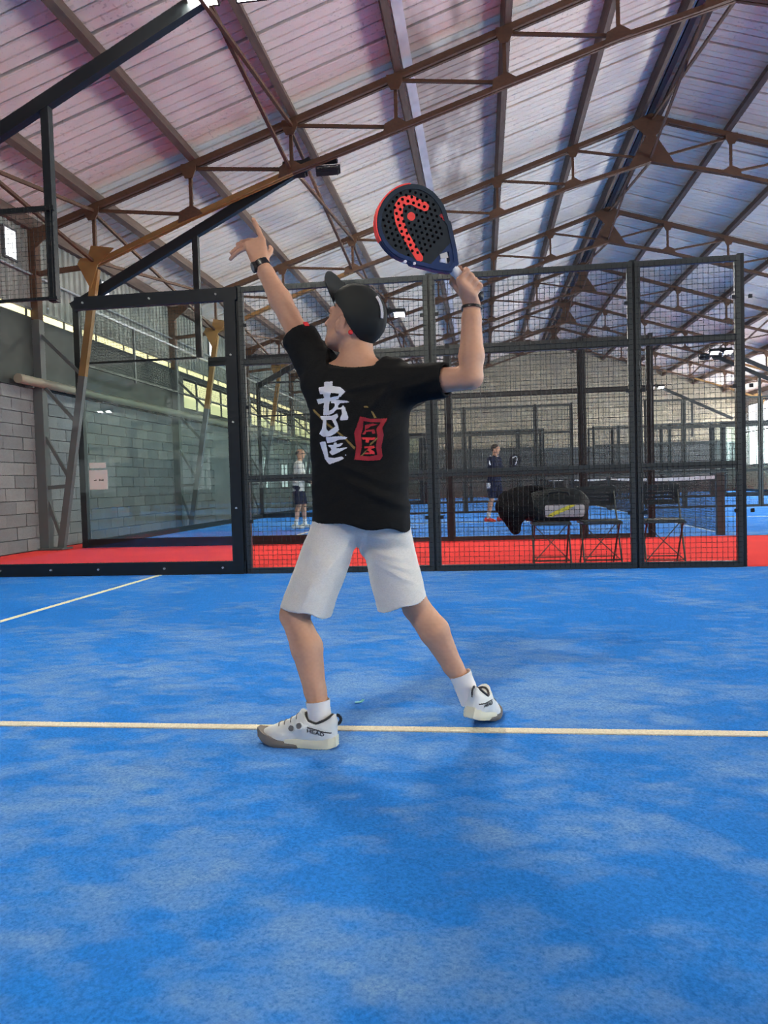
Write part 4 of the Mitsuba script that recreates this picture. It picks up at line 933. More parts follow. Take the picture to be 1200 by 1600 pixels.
def shoe(parent, Mx, label):
    tf = lambda m: (m.apply_transform(Mx), m)[1]
    s = part(parent, 'shoe', tf(upper.copy()), 'shoe_white', True, label=label)
    part(s, 'midsole', tf(sole_mesh(-0.004, 0.175, lambda x: 0.030+0.012*max(0, (0.06-x)/0.06), lambda x: rock(max(x, 0)), 0.004)), 'sole_cream', 40, label='cream heel sole')
    part(s, 'forefoot_sole', tf(sole_mesh(0.13, 0.292, lambda x: 0.012+0.022*min(1, max(0, (x-0.13)/0.10))+rock(x)*0.9, lambda x: rock(x)-0.0015, 0.0055)), 'sole_brown', 40, label='grey brown forefoot sole')
    rim = []
    for a in np.linspace(0, 2*np.pi, 36, endpoint=False):
        x = 0.060+0.049*math.cos(a); y = 0.034*math.sin(a)
        rim.append((x, y, 0.088+float(np.interp(x, [0.0, 0.03, 0.06, 0.09, 0.11, 0.14], [0.030, 0.012, 0.0, 0.006, 0.026, 0.06]))+0.001))
    part(s, 'collar_trim', tf(tube(rim, 0.0042, 8, closed=True)), 'black_trim', 40)
    for x, z in ((0.150, 0.068), (0.118, 0.080)):
        y = float(on_upper(np.array([x]), np.array([z]), 1)[0])
        m = trimesh.creation.cylinder(0.0135, 0.010, sections=24); m.apply_transform(trimesh.transformations.rotation_matrix(-np.pi/2+0.3, [1, 0, 0])); m.apply_translation((x, y, z)); d1 = part(s, 'dial', tf(m), 'shoe_white', 40)
        m = trimesh.creation.cylinder(0.0098, 0.013, sections=24); m.apply_transform(trimesh.transformations.rotation_matrix(-np.pi/2+0.3, [1, 0, 0])); m.apply_translation((x, y, z)); part(s, 'dial_knob', tf(m), 'dial_grey', 40, label='grey tightening dial')
    for x in (0.135, 0.158, 0.182, 0.203):
        c = []
        for yy in np.linspace(-0.026, 0.026, 9):
            zz = 0.15
            for _ in range(40): zz -= float(np.clip(U_.at(np.array([[x+0.006*math.cos(yy*60), yy, zz]]))[0], -0.01, 0.02))*0.8
            c.append((x+0.006*math.cos(yy*60), yy, zz+0.001))
        part(s, 'lace', tf(tube(c, 0.0018, 6)), 'dial_grey', 40)
    lp = [(-0.004, 0, 0.080), (-0.014, 0, 0.086), (-0.020, 0, 0.098), (-0.016, 0, 0.110), (-0.004, 0, 0.114)]
    part(s, 'heel_loop', tf(cat([beam(np.add(a, (0, 0, 0)), b, 0.010, 0.003, (0, 1, 0)) for a, b in zip(lp[:-1], lp[1:])])), 'black_trim', label='black and white heel loop')
    # dark line and lettering on the outer and inner side of the heel
    for sd in (1, -1):
        xs = np.linspace(0.088, 0.008, 12); zs = np.linspace(0.078, 0.057, 12); ys = on_upper(xs, zs, sd)
        part(s, 'side_line', tf(tube(np.stack([xs, ys, zs], 1), 0.0022, 6)), 'black_trim', 40)
        tm = meshkit.text_mesh('HEAD', 0.0125, 0.001, True); v = tm.vertices.copy(); wid = v[:, 0].max()
        u = v[:, 0]*1.25/wid*0.0+v[:, 0]*(0.060/wid)
        x = (0.090-u) if sd > 0 else (0.030+u); z = (0.062-0.24*u+v[:, 1]) if sd > 0 else (0.062-0.24*(0.060-u)+v[:, 1])
        y = on_upper(x, z, sd)+sd*(0.0006+v[:, 2]*0.8)
        m = trimesh.Trimesh(np.stack([x, y, z], 1), tm.faces, process=False); m.fix_normals()
        part(s, 'lettering', tf(m), 'black_trim', label='black HEAD lettering')
    return s
def place(c, x, up):
    Mx = np.eye(4); Mx[:3, :3] = frame(x, up); Mx[:3, 3] = c; return Mx
MLs = place((-0.524, 2.540, 0.0015), (-0.975, 0.16, 0), (0, 0, 1))
shoe(player, MLs, 'white court shoe on the front foot, flat on the floor')
MRs = place((-0.070, 2.700, 0.056), (0.078, 0.235, -0.068), (0.16, 0.10, 1))
shoe(player, MRs, 'white court shoe on the back foot, heel lifted')
def sock(a, b, ra, rb, lab):
    d = unit(b-a); pts, rr = [], []
    for t in np.linspace(0, 1, 12): pts.append(a+(b-a)*t); rr.append(ra+(rb-ra)*t+(0.0015 if t > 0.86 else 0))
    m = tube(pts, np.array(rr), 40, caps=False)
    ins = tube([p for p in pts], np.array(rr)-0.004, 40, caps=False); ins.faces = ins.faces[:, ::-1]
    return part(player, 'sock', cat([m, ins]), 'sock', True, label=lab)
sock(np.array([-0.578, 2.556, 0.055]), np.array([-0.590, 2.562, 0.158]), 0.041, 0.041, 'white ribbed ankle sock on the front foot')
sock(np.array([-0.062, 2.765, 0.100]), np.array([-0.100, 2.758, 0.205]), 0.040, 0.0395, 'white ankle sock on the back foot')

# ---------------------------------------------------------------- racket
M['racket_face'] = pri((0.008, 0.014, 0.019), 0.6, specular=0.3)
M['racket_frame'] = pri(proc(lambda p, n, uv: mix((0.006, 0.026, 0.095), (0.012, 0.024, 0.038), smoothstep(1.62, 1.78, p.z))), 0.35, specular=0.35)
M['racket_red'] = pri((0.80, 0.050, 0.040), 0.5)
M['grip_white'] = pri((0.66, 0.70, 0.72), 0.7)
rk = thing('padel_racket', 'large dark blue padel racket with a red emblem, held up in the right hand', 'racket')
RM = np.eye(4); RM[:3, 0], RM[:3, 1], RM[:3, 2], RM[:3, 3] = RX, RA, RN, GRIP       # local: x across, y along to the tip, z out of the face
NT = 120
def egg(t, g=0.0):
    a = 2*np.pi*t; y = 0.258+0.130*np.sin(a); w = 0.121*(1+0.10*np.sin(a)-0.16*np.clip(-np.sin(a), 0, 1)**2)
    return np.stack([(w+g)*np.cos(a), y+g*np.sin(a)], -1)
out = shapely.Polygon(egg(np.linspace(0, 1, NT, endpoint=False)))
throat = shapely.Polygon([(-0.098, 0.185), (0.098, 0.185), (0.050, 0.110), (0.020, 0.072), (-0.020, 0.072), (-0.050, 0.110)])
bl = out.union(throat).buffer(0.012).buffer(-0.012)
tri_hole = shapely.Polygon([(-0.020, 0.124), (0.020, 0.124), (0.004, 0.102), (-0.004, 0.102)]).buffer(0.003)
holes = []
for i in range(-5, 6):
    for j in range(-5, 7):
        x, y = i*0.0185+(0.00925 if j % 2 else 0), 0.262+j*0.0165
        if ((x)/0.098)**2+((y-0.268)/0.108)**2 < 1: holes.append(shapely.Point(x, y).buffer(0.0048, 5))
DOTC = None
hs = shapely.union_all(holes)
def ext(g, z0, z1):
    m = cat([trimesh.creation.extrude_polygon(q, z1-z0, engine='earcut') for q in (g.geoms if hasattr(g, 'geoms') else [g])]); m.apply_translation((0, 0, z0)); m.apply_transform(RM); return m
rim = bl.difference(bl.buffer(-0.013)).difference(tri_hole)
fr_ = cat([ext(bl.buffer(-0.004).difference(bl.buffer(-0.016)), 0.015, 0.019), ext(bl.difference(bl.buffer(-0.014)), -0.015, 0.015), ext(bl.buffer(-0.004).difference(bl.buffer(-0.016)), -0.019, -0.015)])
neck = shapely.Polygon([(-0.06, 0.155), (0.06, 0.155), (0.022, 0.07), (-0.022, 0.07)]).intersection(bl).difference(tri_hole)
rf = part(rk, 'frame', fr_, 'racket_frame', 30)
part(rk, 'throat', ext(neck, -0.0155, 0.0155), 'racket_frame')
# emblem: hooked arc with a dot, red
# local frame as seen by the camera: build in picture axes, then into the racket's own axes
def emb(pts):       # (px right, px up) relative to the racket centre, metres
    A = np.array([[RX[0], RA[0]], [RX[2], RA[2]]]); return [tuple(np.linalg.solve(A, np.array(p))) for p in pts]
ctr = np.array([0.0, 0.262])
def mpx(x, y): return ((x-0)*1.0, y)
HC = RM[:3, 3]+RA*0.262
arc = [(530, 350), (480, 330), (430, 305), (390, 305), (345, 320), (315, 360), (308, 420), (315, 480), (340, 550), (370, 610), (410, 680), (470, 775)]
arcw = [0.062, 0.060, 0.060, 0.066, 0.070, 0.070, 0.066, 0.064, 0.060, 0.056, 0.054, 0.048]
def tometre(p):     # enlarged-picture units of the photograph's racket -> metres right / up from the racket centre
    return ((p[0]-440)/6.0/442.0, -(p[1]-505)/6.0/442.0)
cen = np.array(emb([tometre(p) for p in arc]))+ctr
ln = shapely.LineString(cen)
emblem = shapely.union_all([shapely.LineString(cen[i:i+2]).buffer(0.0145 if i < 8 else 0.0125, cap_style='round') for i in range(len(cen)-1)])
dot = shapely.Point(*(np.array(emb([tometre((414, 437))])[0])+ctr)).buffer(0.0135)
hs = shapely.union_all([q for q in holes if q.centroid.distance(dot.centroid) > 0.0165])
core = bl.buffer(-0.010).difference(hs).difference(tri_hole)
part(rk, 'face', ext(core.difference(shapely.box(-1, 0, 1, 0.14)), -0.0165, 0.0165), 'racket_face', label='dark perforated hitting face')
part(rk, 'emblem', ext(emblem.difference(hs), 0.0165, 0.0173), 'racket_red', label='red hooked arc emblem')
part(rk, 'emblem', ext(dot.difference(hs), 0.0165, 0.0173), 'racket_red', label='red dot of the emblem')
# red bumper strip on the far edge of the rim
tt = np.linspace(0.06, 0.36, 30); e0 = egg(tt, 0.0008); e1_ = egg(tt, -0.006)
bp = shapely.LineString(egg(tt, 0.0004)).buffer(0.0022, cap_style='flat')
part(rk, 'edge_strip', ext(bp, -0.017, 0.0175), 'racket_red', label='red strip along the edge')
for t_ in (0.935, 0.90):
    c_ = egg(np.array([t_]), 0.002)[0]; part(rk, 'edge_mark', ext(shapely.Point(*c_).buffer(0.005, 3), 0.000, 0.0195), 'white_band', label='small white mark on the rim')
tm = meshkit.text_mesh('HEAD', 0.0085, 0.0008, True); v = tm.vertices
v2 = np.stack([0.100-0*v[:, 1]+v[:, 1]*1.0-0.004, 0.205+v[:, 0]*1.0, v[:, 2]], 1); v2 = np.stack([-0.082-v[:, 1], 0.193+v[:, 0], 0.0166+v[:, 2]], 1)
m = trimesh.Trimesh(v2, tm.faces, process=False); m.apply_transform(RM); part(rk, 'lettering', m, 'print_bright_red', label='small red lettering at the edge')
m = tube([(0, y, 0) for y in np.linspace(-0.048, 0.078, 8)], np.array([0.0185, 0.0165, 0.0155, 0.0155, 0.0155, 0.016, 0.017, 0.018]), 16); m.apply_transform(RM); part(rk, 'grip', m, 'grip_white', 50, label='white wrapped grip')
part(rk, 'throat_trim', ext(shapely.Polygon([(-0.018, 0.128), (0.005, 0.140), (0.012, 0.128), (-0.008, 0.112)]), 0.0155, 0.0185), 'galvanised', label='shiny throat insert')
part(rk, 'butt_cap', (lambda m: (m.apply_translation((0, -0.050, 0)), m.apply_transform(RM), m)[2])(trimesh.creation.icosphere(2, 0.0195)), 'black_trim', True)
# ---------------------------------------------------------------- the two players on the second court
def small_player(label, base, face, mats, hands, feet, lean=0.05, head_yaw=0.0, beard=False, bald=True):
    """local axes: x the way the player faces, y to his left, z up"""
    t = thing('person', label, 'person')
    Mx = np.eye(4); c, s = math.cos(face), math.sin(face); Mx[:3, :3] = [[c, -s, 0], [s, c, 0], [0, 0, 1]]; Mx[:3, 3] = base
    tf = lambda m: (m.apply_transform(Mx), m)[1]
    h = 0.011
    pel, che, nec = np.array([0, 0, 0.90]), np.array([lean, 0, 1.25]), np.array([lean*1.3, 0, 1.44]); hd = np.array([lean*1.6+0.02, 0, 1.595])
    cy, sy = math.cos(head_yaw), math.sin(head_yaw); q = lambda a, b, u: hd+np.array([a*cy-b*sy, a*sy+b*cy, u])
    SH = {1: np.array([lean, 0.165, 1.375]), -1: np.array([lean, -0.165, 1.375])}
    b = Field((-0.5, -0.5, 0.02), (0.75, 0.5, 1.75), h)
    b.cone(nec-(0, 0, 0.06), hd-(0, 0, 0.05), 0.058, 0.052, 0.02)
    b.ell(q(0, 0, 0.015), (0.095, 0.073, 0.100), np.array([[cy, -sy, 0], [sy, cy, 0], [0, 0, 1]]), 0.02)
    b.ell(q(0.03, 0, -0.06), (0.060, 0.052, 0.058), None, 0.03)
    b.cone(q(0.085, 0, 0.02), q(0.108, 0, -0.02), 0.009, 0.013, 0.012)
    for sg in (1, -1): b.ell(q(-0.01, sg*0.075, 0.0), (0.018, 0.011, 0.030), None, 0.006); b.cone(q(0.085, sg*0.03, 0.03), q(0.088, 0, 0.03), 0.010, 0.009, 0.012)
    b.cone(che, pel, 0.10, 0.10, 0.04); b.cone(SH[1], SH[-1], 0.05, 0.05, 0.05)
    elb = {}
    for sg in (1, -1):
        hnd = np.array(hands[sg]); S0 = SH[sg]; d = hnd-S0; L = np.linalg.norm(d); a1, a2 = 0.29, 0.27
        m = S0+d*0.5; hh = math.sqrt(max(a1*a1-(min(L, 0.555)/2)**2, 0.0)); down = unit(np.array([-0.35, sg*0.35, -1.0])-unit(d)*(np.array([-0.35, sg*0.35, -1.0])@unit(d))); e = m+down*hh; elb[sg] = e
        limb(b, [S0, e], [0.050, 0.040]); limb(b, [e, lerp(e, hnd, 0.35), hnd], [0.040, 0.040, 0.026])
        f = unit(hnd-e); b.cone(hnd, hnd+f*0.07, 0.030, 0.026, 0.012)
        sdv = unit(np.cross(f, (0, 0, 1)))
        for k in (-0.024, -0.008, 0.008, 0.024): b.cone(hnd+f*0.075+sdv*k, hnd+f*0.115+sdv*k+np.array([0, 0, -0.03]), 0.011, 0.010, 0.003)
        b.cone(hnd+f*0.03, hnd+f*0.07+np.array([0, 0, 0.035]), 0.013, 0.010, 0.005)
        ft = np.array(feet[sg]); an = np.array([ft[0], ft[1], ft[2]+0.09]); hp_ = pel+np.array([0, sg*0.09, 0.0]); kn = (hp_+an)/2+np.array([0.045, 0, 0])
        limb(b, [hp_, kn, lerp(kn, an, 0.3)+np.array([-0.012, 0, 0]), lerp(kn, an, 0.75), an], [0.085, 0.054, 0.058, 0.038, 0.034])
        b.cone(an, an+np.array([0.09, 0, -0.05]), 0.03, 0.025, 0.02)
    body = part(t, 'body', tf(smoothed(b.mesh(), 2)), 'skin', True)
    # hair
    k = Field((hd-0.16), (hd+0.16), 0.009)
    k.ell(q(-0.006, 0, 0.020), (0.098, 0.079, 0.103), np.array([[cy, -sy, 0], [sy, cy, 0], [0, 0, 1]]), 0.01)
    clip2 = lambda fld, fn: fld.F.__setitem__(slice(None), np.maximum(fld.F, fn(fld._sub(fld.lo, fld.lo+(fld.n-1)*fld.h, 0)[1]).astype(np.float32)))
    clip2(k, lambda p: 0.9*((p-hd)[..., 0]*cy+(p-hd)[..., 1]*sy)-(p-hd)[..., 2]+(-0.005 if not bald else 0.06)*1.0)
    if bald: clip2(k, lambda p: (p-hd)[..., 2]-0.055)
    clip2(k, lambda p: -(p-hd)[..., 2]-0.055)
    if len(np.argwhere(k.F < 0)): part(t, 'hair', tf(k.mesh()), 'hair', True, label='short dark hair')
    # shirt
    f = Field((-0.45, -0.5, 0.70), (0.6, 0.5, 1.52), h)
    f.put(tube_sdf([(0.76, 0.0, 0, 0.128, 0.195, 0), (0.95, lean*0.3, 0, 0.122, 0.19, 0), (1.2, lean*0.9, 0, 0.128, 0.20, 0), (1.36, lean, 0, 0.105, 0.17, 0), (1.43, lean*1.2, 0, 0.068, 0.085, 0), (1.50, lean*1.25, 0, 0.055, 0.06, 0)]), (-0.2, -0.25, 0.76), (0.3, 0.25, 1.46), 0.02)
    for sg in (1, -1): f.cone(SH[sg], lerp(SH[sg], elb[sg], 0.72), 0.074, 0.066, 0.04)
    f.noise_fold(0.008, (9, 9, 12), 5)
    clip2(f, lambda p: 0.80-p[..., 2]); clip2(f, lambda p: p[..., 2]-1.455)
    part(t, 't_shirt', tf(smoothed(f.mesh(), 2)), mats['shirt'], True, label=mats['shirt_label'])
    # shorts
    f = Field((-0.4, -0.4, 0.40), (0.4, 0.4, 0.96), h)
    for sg in (1, -1):
        ft = np.array(feet[sg]); hp_ = pel+np.array([0, sg*0.085, -0.01]); an = np.array([ft[0], ft[1], 0.09+ft[2]]); kn = (hp_+an)/2+np.array([0.045, 0, 0])
        f.cone(hp_, lerp(hp_, kn, 0.92), 0.112, 0.092, 0.03)
    f.noise_fold(0.007, (10, 10, 12), 9)
    clip2(f, lambda p: 0.53-p[..., 2]); clip2(f, lambda p: p[..., 2]-0.93)
    part(t, 'shorts', tf(smoothed(f.mesh(), 2)), mats['shorts'], True, label=mats['shorts_label'])
    for sg in (1, -1):
        ft = np.array(feet[sg])
        f = Field((-0.14, -0.09, -0.02), (0.24, 0.09, 0.16), 0.008)
        f.ell((-0.045, 0, 0.05), (0.055, 0.04, 0.055), None, 0.02); f.cone((-0.02, 0, 0.07), (0.10, 0, 0.04), 0.042, 0.038, 0.03); f.ell((0.125, 0, 0.03), (0.07, 0.046, 0.035), None, 0.03)
        clip2(f, lambda p: 0.004-p[..., 2]); m = f.mesh(); m.apply_translation(ft); part(t, 'shoe', tf(m), mats['shoe'], True, label=mats['shoe_label'])
        pel_ = np.array([0, sg*0.09, 0.9]); an = ft+np.array([0, 0, 0.09]); kn = (pel_+an)/2+np.array([0.045, 0, 0])
        part(t, 'sock', tf(tube([an-np.array([0, 0, 0.02]), lerp(an, kn, 0.12), lerp(an, kn, 0.30)], np.array([0.042, 0.043, 0.044]), 20)), 'sock', 40)
    return t, tf, elb, SH
def small_racket(c, along, normal, label, face_mat, ink):
    t = thing('padel_racket', label, 'racket')
    a = unit(along); n = np.array(normal, float); n = unit(n-a*(n@a)); x = np.cross(a, n)
    R = np.eye(4); R[:3, 0], R[:3, 1], R[:3, 2], R[:3, 3] = x, a, n, c
    def e(g, z0, z1):
        m = cat([trimesh.creation.extrude_polygon(q, z1-z0, engine='earcut') for q in (g.geoms if hasattr(g, 'geoms') else [g])]); m.apply_translation((0, 0, z0)); m.apply_transform(R); return m
    part(t, 'frame', e(bl.difference(bl.buffer(-0.014)), -0.019, 0.019), face_mat); part(t, 'face', e(bl.buffer(-0.012).difference(hs).difference(tri_hole), -0.0165, 0.0165), face_mat)
    part(t, 'emblem', cat([e(emblem.difference(hs), 0.0168, 0.018), e(emblem.difference(hs), -0.018, -0.0168)]), ink, label='white arc emblem')
    m = tube([(0, y, 0) for y in np.linspace(-0.05, 0.078, 6)], 0.0165, 12); m.apply_transform(R); part(t, 'grip', m, 'black_trim', 40)
p2, tf2, el2, sh2 = small_player('bald player in a white T-shirt and black shorts on the second court', (-3.92, 15.83, 0.0), 0.10, {'shirt': 'white_cloth', 'shorts': 'navy', 'shoe': 'shoe_white', 'shirt_label': 'white T-shirt', 'shorts_label': 'black shorts', 'shoe_label': 'white shoe'},
    {1: (0.36, 0.10, 1.02), -1: (0.34, -0.10, 0.95)}, {1: (0.10, 0.14, 0.0), -1: (-0.06, -0.12, 0.0)}, lean=0.03)
def at2(Mt, p): return np.array(Mt)
d_ = np.array([math.cos(0.10), math.sin(0.10), 0]); l_ = np.array([-d_[1], d_[0], 0]); w2 = lambda x, y, z: np.array([-3.92, 15.83, 0])+d_*x+l_*y+np.array([0, 0, z])
for sg in (-1, 1):
    e0, h0 = el2[sg], np.array({1: (0.36, 0.10, 1.02), -1: (0.34, -0.10, 0.95)}[sg])
    part(p2, 'arm_sleeve', tf2(tube([lerp(e0, h0, t_) for t_ in (0.05, 0.35, 0.75)], np.array([0.043, 0.043, 0.034]), 16)), 'black_trim', 40, label='black forearm sleeve')
small_racket(w2(0.44, -0.06, 0.93), l_*0.25+d_*0.9+np.array([0, 0, 0.35]), (0.3, -1, 0.2), 'dark racket held low in front of the player in the white T-shirt', 'racket_face', 'white_band')
p3, tf3, el3, sh3 = small_player('player in a navy kit with white shoulder stripes, standing behind the draped jacket', (0.24, 16.9, 0.0), -0.55, {'shirt': 'navy', 'shorts': 'navy', 'shoe': 'red_shoe', 'shirt_label': 'navy shirt', 'shorts_label': 'navy shorts', 'shoe_label': 'red shoe'},
    {1: (0.34, 0.10, 1.14), -1: (0.33, 0.00, 1.12)}, {1: (0.06, 0.15, 0.0), -1: (-0.10, -0.12, 0.0)}, lean=0.02, head_yaw=0.25, bald=False)
d3 = np.array([math.cos(-0.55), math.sin(-0.55), 0]); l3 = np.array([-d3[1], d3[0], 0]); w3 = lambda x, y, z: np.array([0.24, 16.9, 0])+d3*x+l3*y+np.array([0, 0, z])
for sg in (1, -1):
    a = sh3[sg]; e0 = el3[sg]
    part(p3, 'shoulder_stripe', tf3(tube([a+np.array([0.0, -sg*0.07, 0.052]), a+np.array([0, 0, 0.074]), lerp(a, e0, 0.25)+np.array([0, sg*0.072, 0.02]), lerp(a, e0, 0.5)+np.array([0, sg*0.072, 0.01])], 0.016, 8)), 'white_band', 40, label='white shoulder stripe')
part(p3, 'shorts_patch', tf3(trimesh.creation.box((0.09, 0.012, 0.12), transform=trimesh.transformations.translation_matrix((-0.02, -0.205, 0.80)))), 'white_band', label='white patch on the shorts')
small_racket(w3(0.36, 0.02, 1.13), d3*0.55+l3*0.1+np.array([0, 0, 0.8]), (0.15, -1, 0.1), 'black racket with a white emblem held by the navy player', 'black_trim', 'white_band')

# ---------------------------------------------------------------- folding chairs behind the fence
M['chair_metal'] = pri((0.055, 0.068, 0.064), 0.4, 0.3)
M['chair_back'] = pri((0.016, 0.023, 0.024), 0.45)
M['jacket'] = pri((0.007, 0.0075, 0.009), 0.9, specular=0.1)
M['bag_dark'] = pri((0.007, 0.012, 0.014), 0.6, specular=0.3)
M['bag_grey'] = pri((0.44, 0.42, 0.42), 0.6)
M['bag_yellow'] = pri((0.75, 0.66, 0.06), 0.6)
def chair(cx, y0, label, yaw=0.0):
    t = thing('folding_chair', label, 'chair', None)
    c, s = math.cos(yaw), math.sin(yaw)
    def tf(m):
        R = np.eye(4); R[:3, :3] = [[c, -s, 0], [s, c, 0], [0, 0, 1]]; R[:3, 3] = (cx, y0, 0.002); m.apply_transform(R); return m
    w = 0.190; r = 0.009
    for sx in (-w, w):
        part(t, 'leg', tf(tube([(sx, 0.0, 0.0), (sx, 0.10, 0.20), (sx, 0.22, 0.45), (sx, 0.38, 0.82)], r, 8)), 'chair_metal', 40)
        part(t, 'leg', tf(tube([(sx*0.93, 0.36, 0.0), (sx*0.93, 0.20, 0.22), (sx*0.93, 0.03, 0.44)], r, 8)), 'chair_metal', 40)
    part(t, 'stretcher', tf(tube([(-w, 0.02, 0.05), (w, 0.02, 0.05)], 0.006, 8)), 'chair_metal', 40)
    part(t, 'stretcher', tf(tube([(-w*0.93, 0.34, 0.06), (w*0.93, 0.34, 0.06)], 0.006, 8)), 'chair_metal', 40)
    part(t, 'cross_brace', tf(cat([tube([(-w, 0.02, 0.04), (w, 0.215, 0.43)], 0.005, 6), tube([(w, 0.02, 0.04), (-w, 0.215, 0.43)], 0.005, 6)])), 'chair_metal', 40)
    part(t, 'seat_frame', tf(cat([box(-w-0.01, w+0.01, -0.01, 0.01, 0.425, 0.445), box(-w-0.01, w+0.01, 0.37, 0.39, 0.425, 0.445), box(-w-0.01, -w+0.01, 0.01, 0.37, 0.425, 0.445), box(w-0.01, w+0.01, 0.01, 0.37, 0.425, 0.445)])), 'chair_metal')
    for k in range(6): part(t, 'seat_slat', tf(box(-w, w, 0.005+k*0.062, 0.050+k*0.062, 0.447, 0.459)), 'chair_metal')
    g = shapely.box(-0.175, 0.64, 0.175, 0.78).buffer(0.035)
    sl = shapely.union_all([shapely.box(-0.13, z-0.003, 0.13, z+0.003).buffer(0.004) for z in (0.665, 0.705, 0.745)])
    part(t, 'backrest', tf(plate_g(g.difference(sl), 0.018, 0.355)), 'chair_back', label='rounded slotted backrest')
    return t
def plate_g(g, thick, at):
    m = cat([trimesh.creation.extrude_polygon(q, thick, engine='earcut') for q in (g.geoms if hasattr(g, 'geoms') else [g])]); v = m.vertices.copy(); m.vertices = np.stack([v[:, 0], at+thick/2-v[:, 2], v[:, 1]], 1); return m
chair(0.700, 8.02, 'folding metal chair under the bag and jacket, left of the three behind the fence')
chair(1.215, 8.02, 'empty folding metal chair in the middle of the three behind the fence', 0.05)
chair(1.822, 7.96, 'folding metal chair just right of the fence post, right of the three', -0.04)
# racket bag lying on the first chair
bg = thing('racket_bag', 'dark racket bag with a pale panel and yellow lettering, lying on the left folding chair', 'bag')
f = Field((0.25, 7.90, 0.42), (1.15, 8.55, 0.92), 0.009)
f.cone((0.46, 8.15, 0.635), (0.95, 8.13, 0.640), 0.140, 0.145, 0.04); f.cone((0.60, 8.12, 0.71), (0.92, 8.12, 0.715), 0.085, 0.085, 0.05)
f.cone((0.50, 8.10, 0.56), (0.96, 8.08, 0.56), 0.095, 0.092, 0.05)
f.noise_fold(0.010, (12, 12, 12), 4)
sl_, pp = f._sub(np.array((0.25, 7.9, 0.42)), np.array((1.15, 8.55, 0.5)), 0); f.F[sl_] = np.maximum(f.F[sl_], (0.464-pp[..., 2]).astype(np.float32))
bagF = f
part(bg, 'body', smoothed(f.mesh(), 2), 'bag_dark', True)
def on_front(fld, x, z, y0, off):
    y = np.full(len(x), y0)
    for _ in range(80): y = y+np.clip(fld.at(np.stack([x, y, z], 1)), -0.01, 0.02)*0.8
    return y-off
def decal(fld, g, y0, off):
    m = trimesh.creation.extrude_polygon(g, 1.0, engine='earcut'); m = trimesh.Trimesh(m.vertices, m.faces[(np.abs(m.face_normals[:, 2]) > 0.9) & (m.triangles_center[:, 2] > 0.99)]); m.remove_unreferenced_vertices()
    v, fc = trimesh.remesh.subdivide_to_size(m.vertices, m.faces, 0.02)
    m = trimesh.Trimesh(np.stack([v[:, 0], on_front(fld, v[:, 0], v[:, 1], y0, off), v[:, 1]], 1), fc, process=False)
    if m.face_normals[:, 1].mean() > 0: m.faces = m.faces[:, ::-1]
    return m
part(bg, 'front_panel', decal(f, shapely.box(0.655, 0.535, 1.005, 0.615).buffer(0.025), 7.9, 0.004), 'bag_grey', True, label='pale grey panel')
yl = [[(0.66, 0.525), (0.70, 0.522), (0.76, 0.556), (0.82, 0.574), (0.90, 0.618), (0.93, 0.632), (0.89, 0.634), (0.80, 0.596), (0.72, 0.562)], [(0.75, 0.548), (0.77, 0.578), (0.785, 0.576), (0.77, 0.548)], [(0.80, 0.572), (0.815, 0.602), (0.83, 0.602), (0.82, 0.572)], [(0.85, 0.590), (0.86, 0.622), (0.878, 0.622), (0.87, 0.592)]]
part(bg, 'lettering', cat([decal(f, shapely.Polygon(q).buffer(0.006), 7.9, 0.007) for q in yl]), 'bag_yellow', True, label='yellow slanted lettering')
part(bg, 'handle', tube([(0.66, 8.02, 0.735), (0.68, 7.995, 0.765), (0.77, 7.99, 0.775), (0.86, 7.995, 0.765), (0.88, 8.02, 0.735)], 0.011, 8), 'bag_dark', 40)
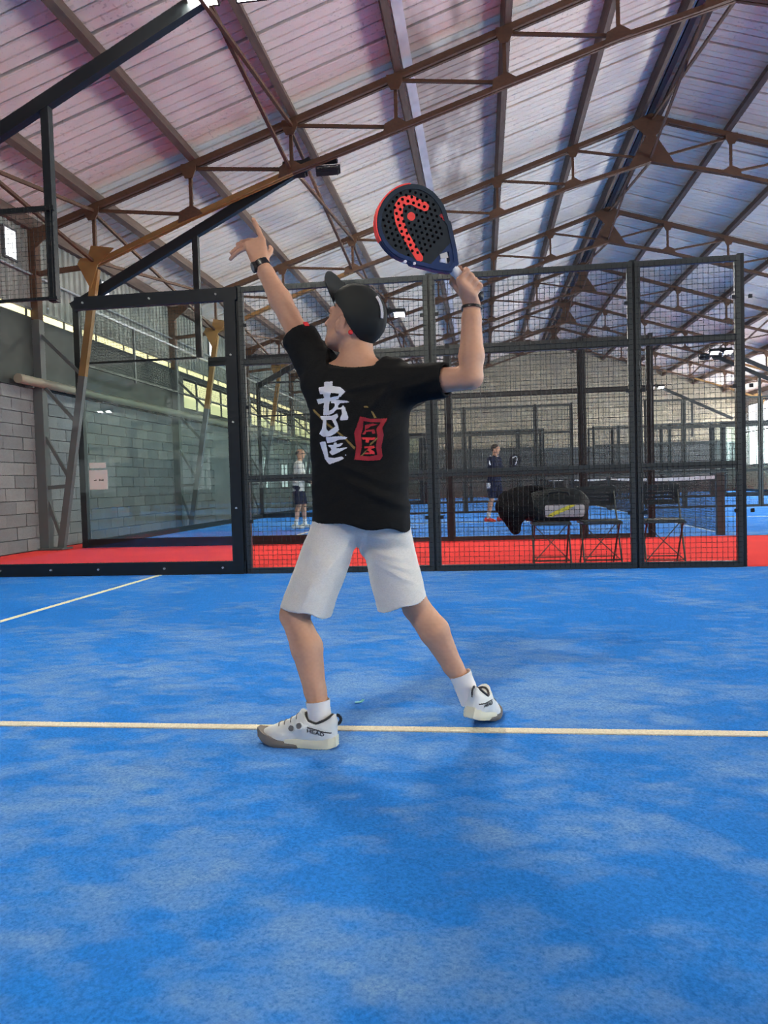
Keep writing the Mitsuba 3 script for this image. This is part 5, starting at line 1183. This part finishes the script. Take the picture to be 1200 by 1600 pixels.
# jacket hanging over the bag's left end
f = Field((0.02, 7.82, 0.26), (0.72, 8.52, 0.92), 0.008)
def blob(a, b, ra, rb, k=0.05): f.cone(a, b, ra, rb, k)
blob((0.34, 8.15, 0.755), (0.60, 8.16, 0.775), 0.075, 0.070); blob((0.24, 8.10, 0.70), (0.42, 8.08, 0.70), 0.09, 0.10)
blob((0.19, 8.06, 0.62), (0.36, 8.02, 0.58), 0.075, 0.11); blob((0.30, 8.03, 0.54), (0.33, 8.04, 0.38), 0.115, 0.045); blob((0.42, 8.02, 0.62), (0.50, 8.00, 0.55), 0.09, 0.055); blob((0.24, 8.06, 0.55), (0.31, 8.05, 0.40), 0.07, 0.04)
band = np.abs(f.F) < 0.05; ix = np.argwhere(band); P = ix*f.h+f.lo
f.F[band] += (0.020*(meshkit.fbm(np.stack([P[:, 0]*9+P[:, 2]*5, P[:, 1]*6, P[:, 2]*8-P[:, 0]*4], 1), 4, 12)-0.5)*2).astype(np.float32)
gx = np.meshgrid(*[np.arange(k)*f.h+o for k, o in zip(f.n, f.lo)], indexing='ij')
f.F = np.maximum(f.F, 0.003-bagF.at(np.stack([q.ravel() for q in gx], 1)).reshape(f.F.shape).astype(np.float32))
jk = one('jacket', 'black padded jacket hanging over the left end of the racket bag', 'jacket', smoothed(f.mesh(), 1), 'jacket', True)
# paper notice on the second court's glass, scrap on the floor
M['paper'] = pri((0.90, 0.91, 0.91), 0.8)
pn = thing('paper_notice', 'white paper notice taped to the glass across the red walkway', 'notice')
part(pn, 'sheet', box(-6.40, -6.11, 11.722, 11.726, 1.30, 1.39), 'paper'); part(pn, 'sheet', box(-6.41, -6.09, 11.722, 11.726, 0.95, 1.27), 'paper')
part(pn, 'ink_mark', cat([box(-6.33, -6.28, 11.720, 11.7215, 1.095, 1.11), box(-6.24, -6.21, 11.720, 11.7215, 1.09, 1.12), box(-6.20, -6.16, 11.720, 11.7215, 1.09, 1.115)]), 'dial_grey', label='small dark marks')
M['teal'] = pri((0.20, 0.62, 0.66), 0.4)
sx, sy = -0.534, 3.065
one('plastic_scrap', 'small pale teal scrap lying on the blue turf between the feet', 'scrap', cat([beam((sx-0.014, sy, 0.004), (sx+0.012, sy+0.004, 0.006), 0.016, 0.003), beam((sx+0.010, sy+0.003, 0.006), (sx+0.020, sy+0.012, 0.014), 0.014, 0.003)]), 'teal')
for _k, _v in M.items(): scene['mat_'+_k] = _v
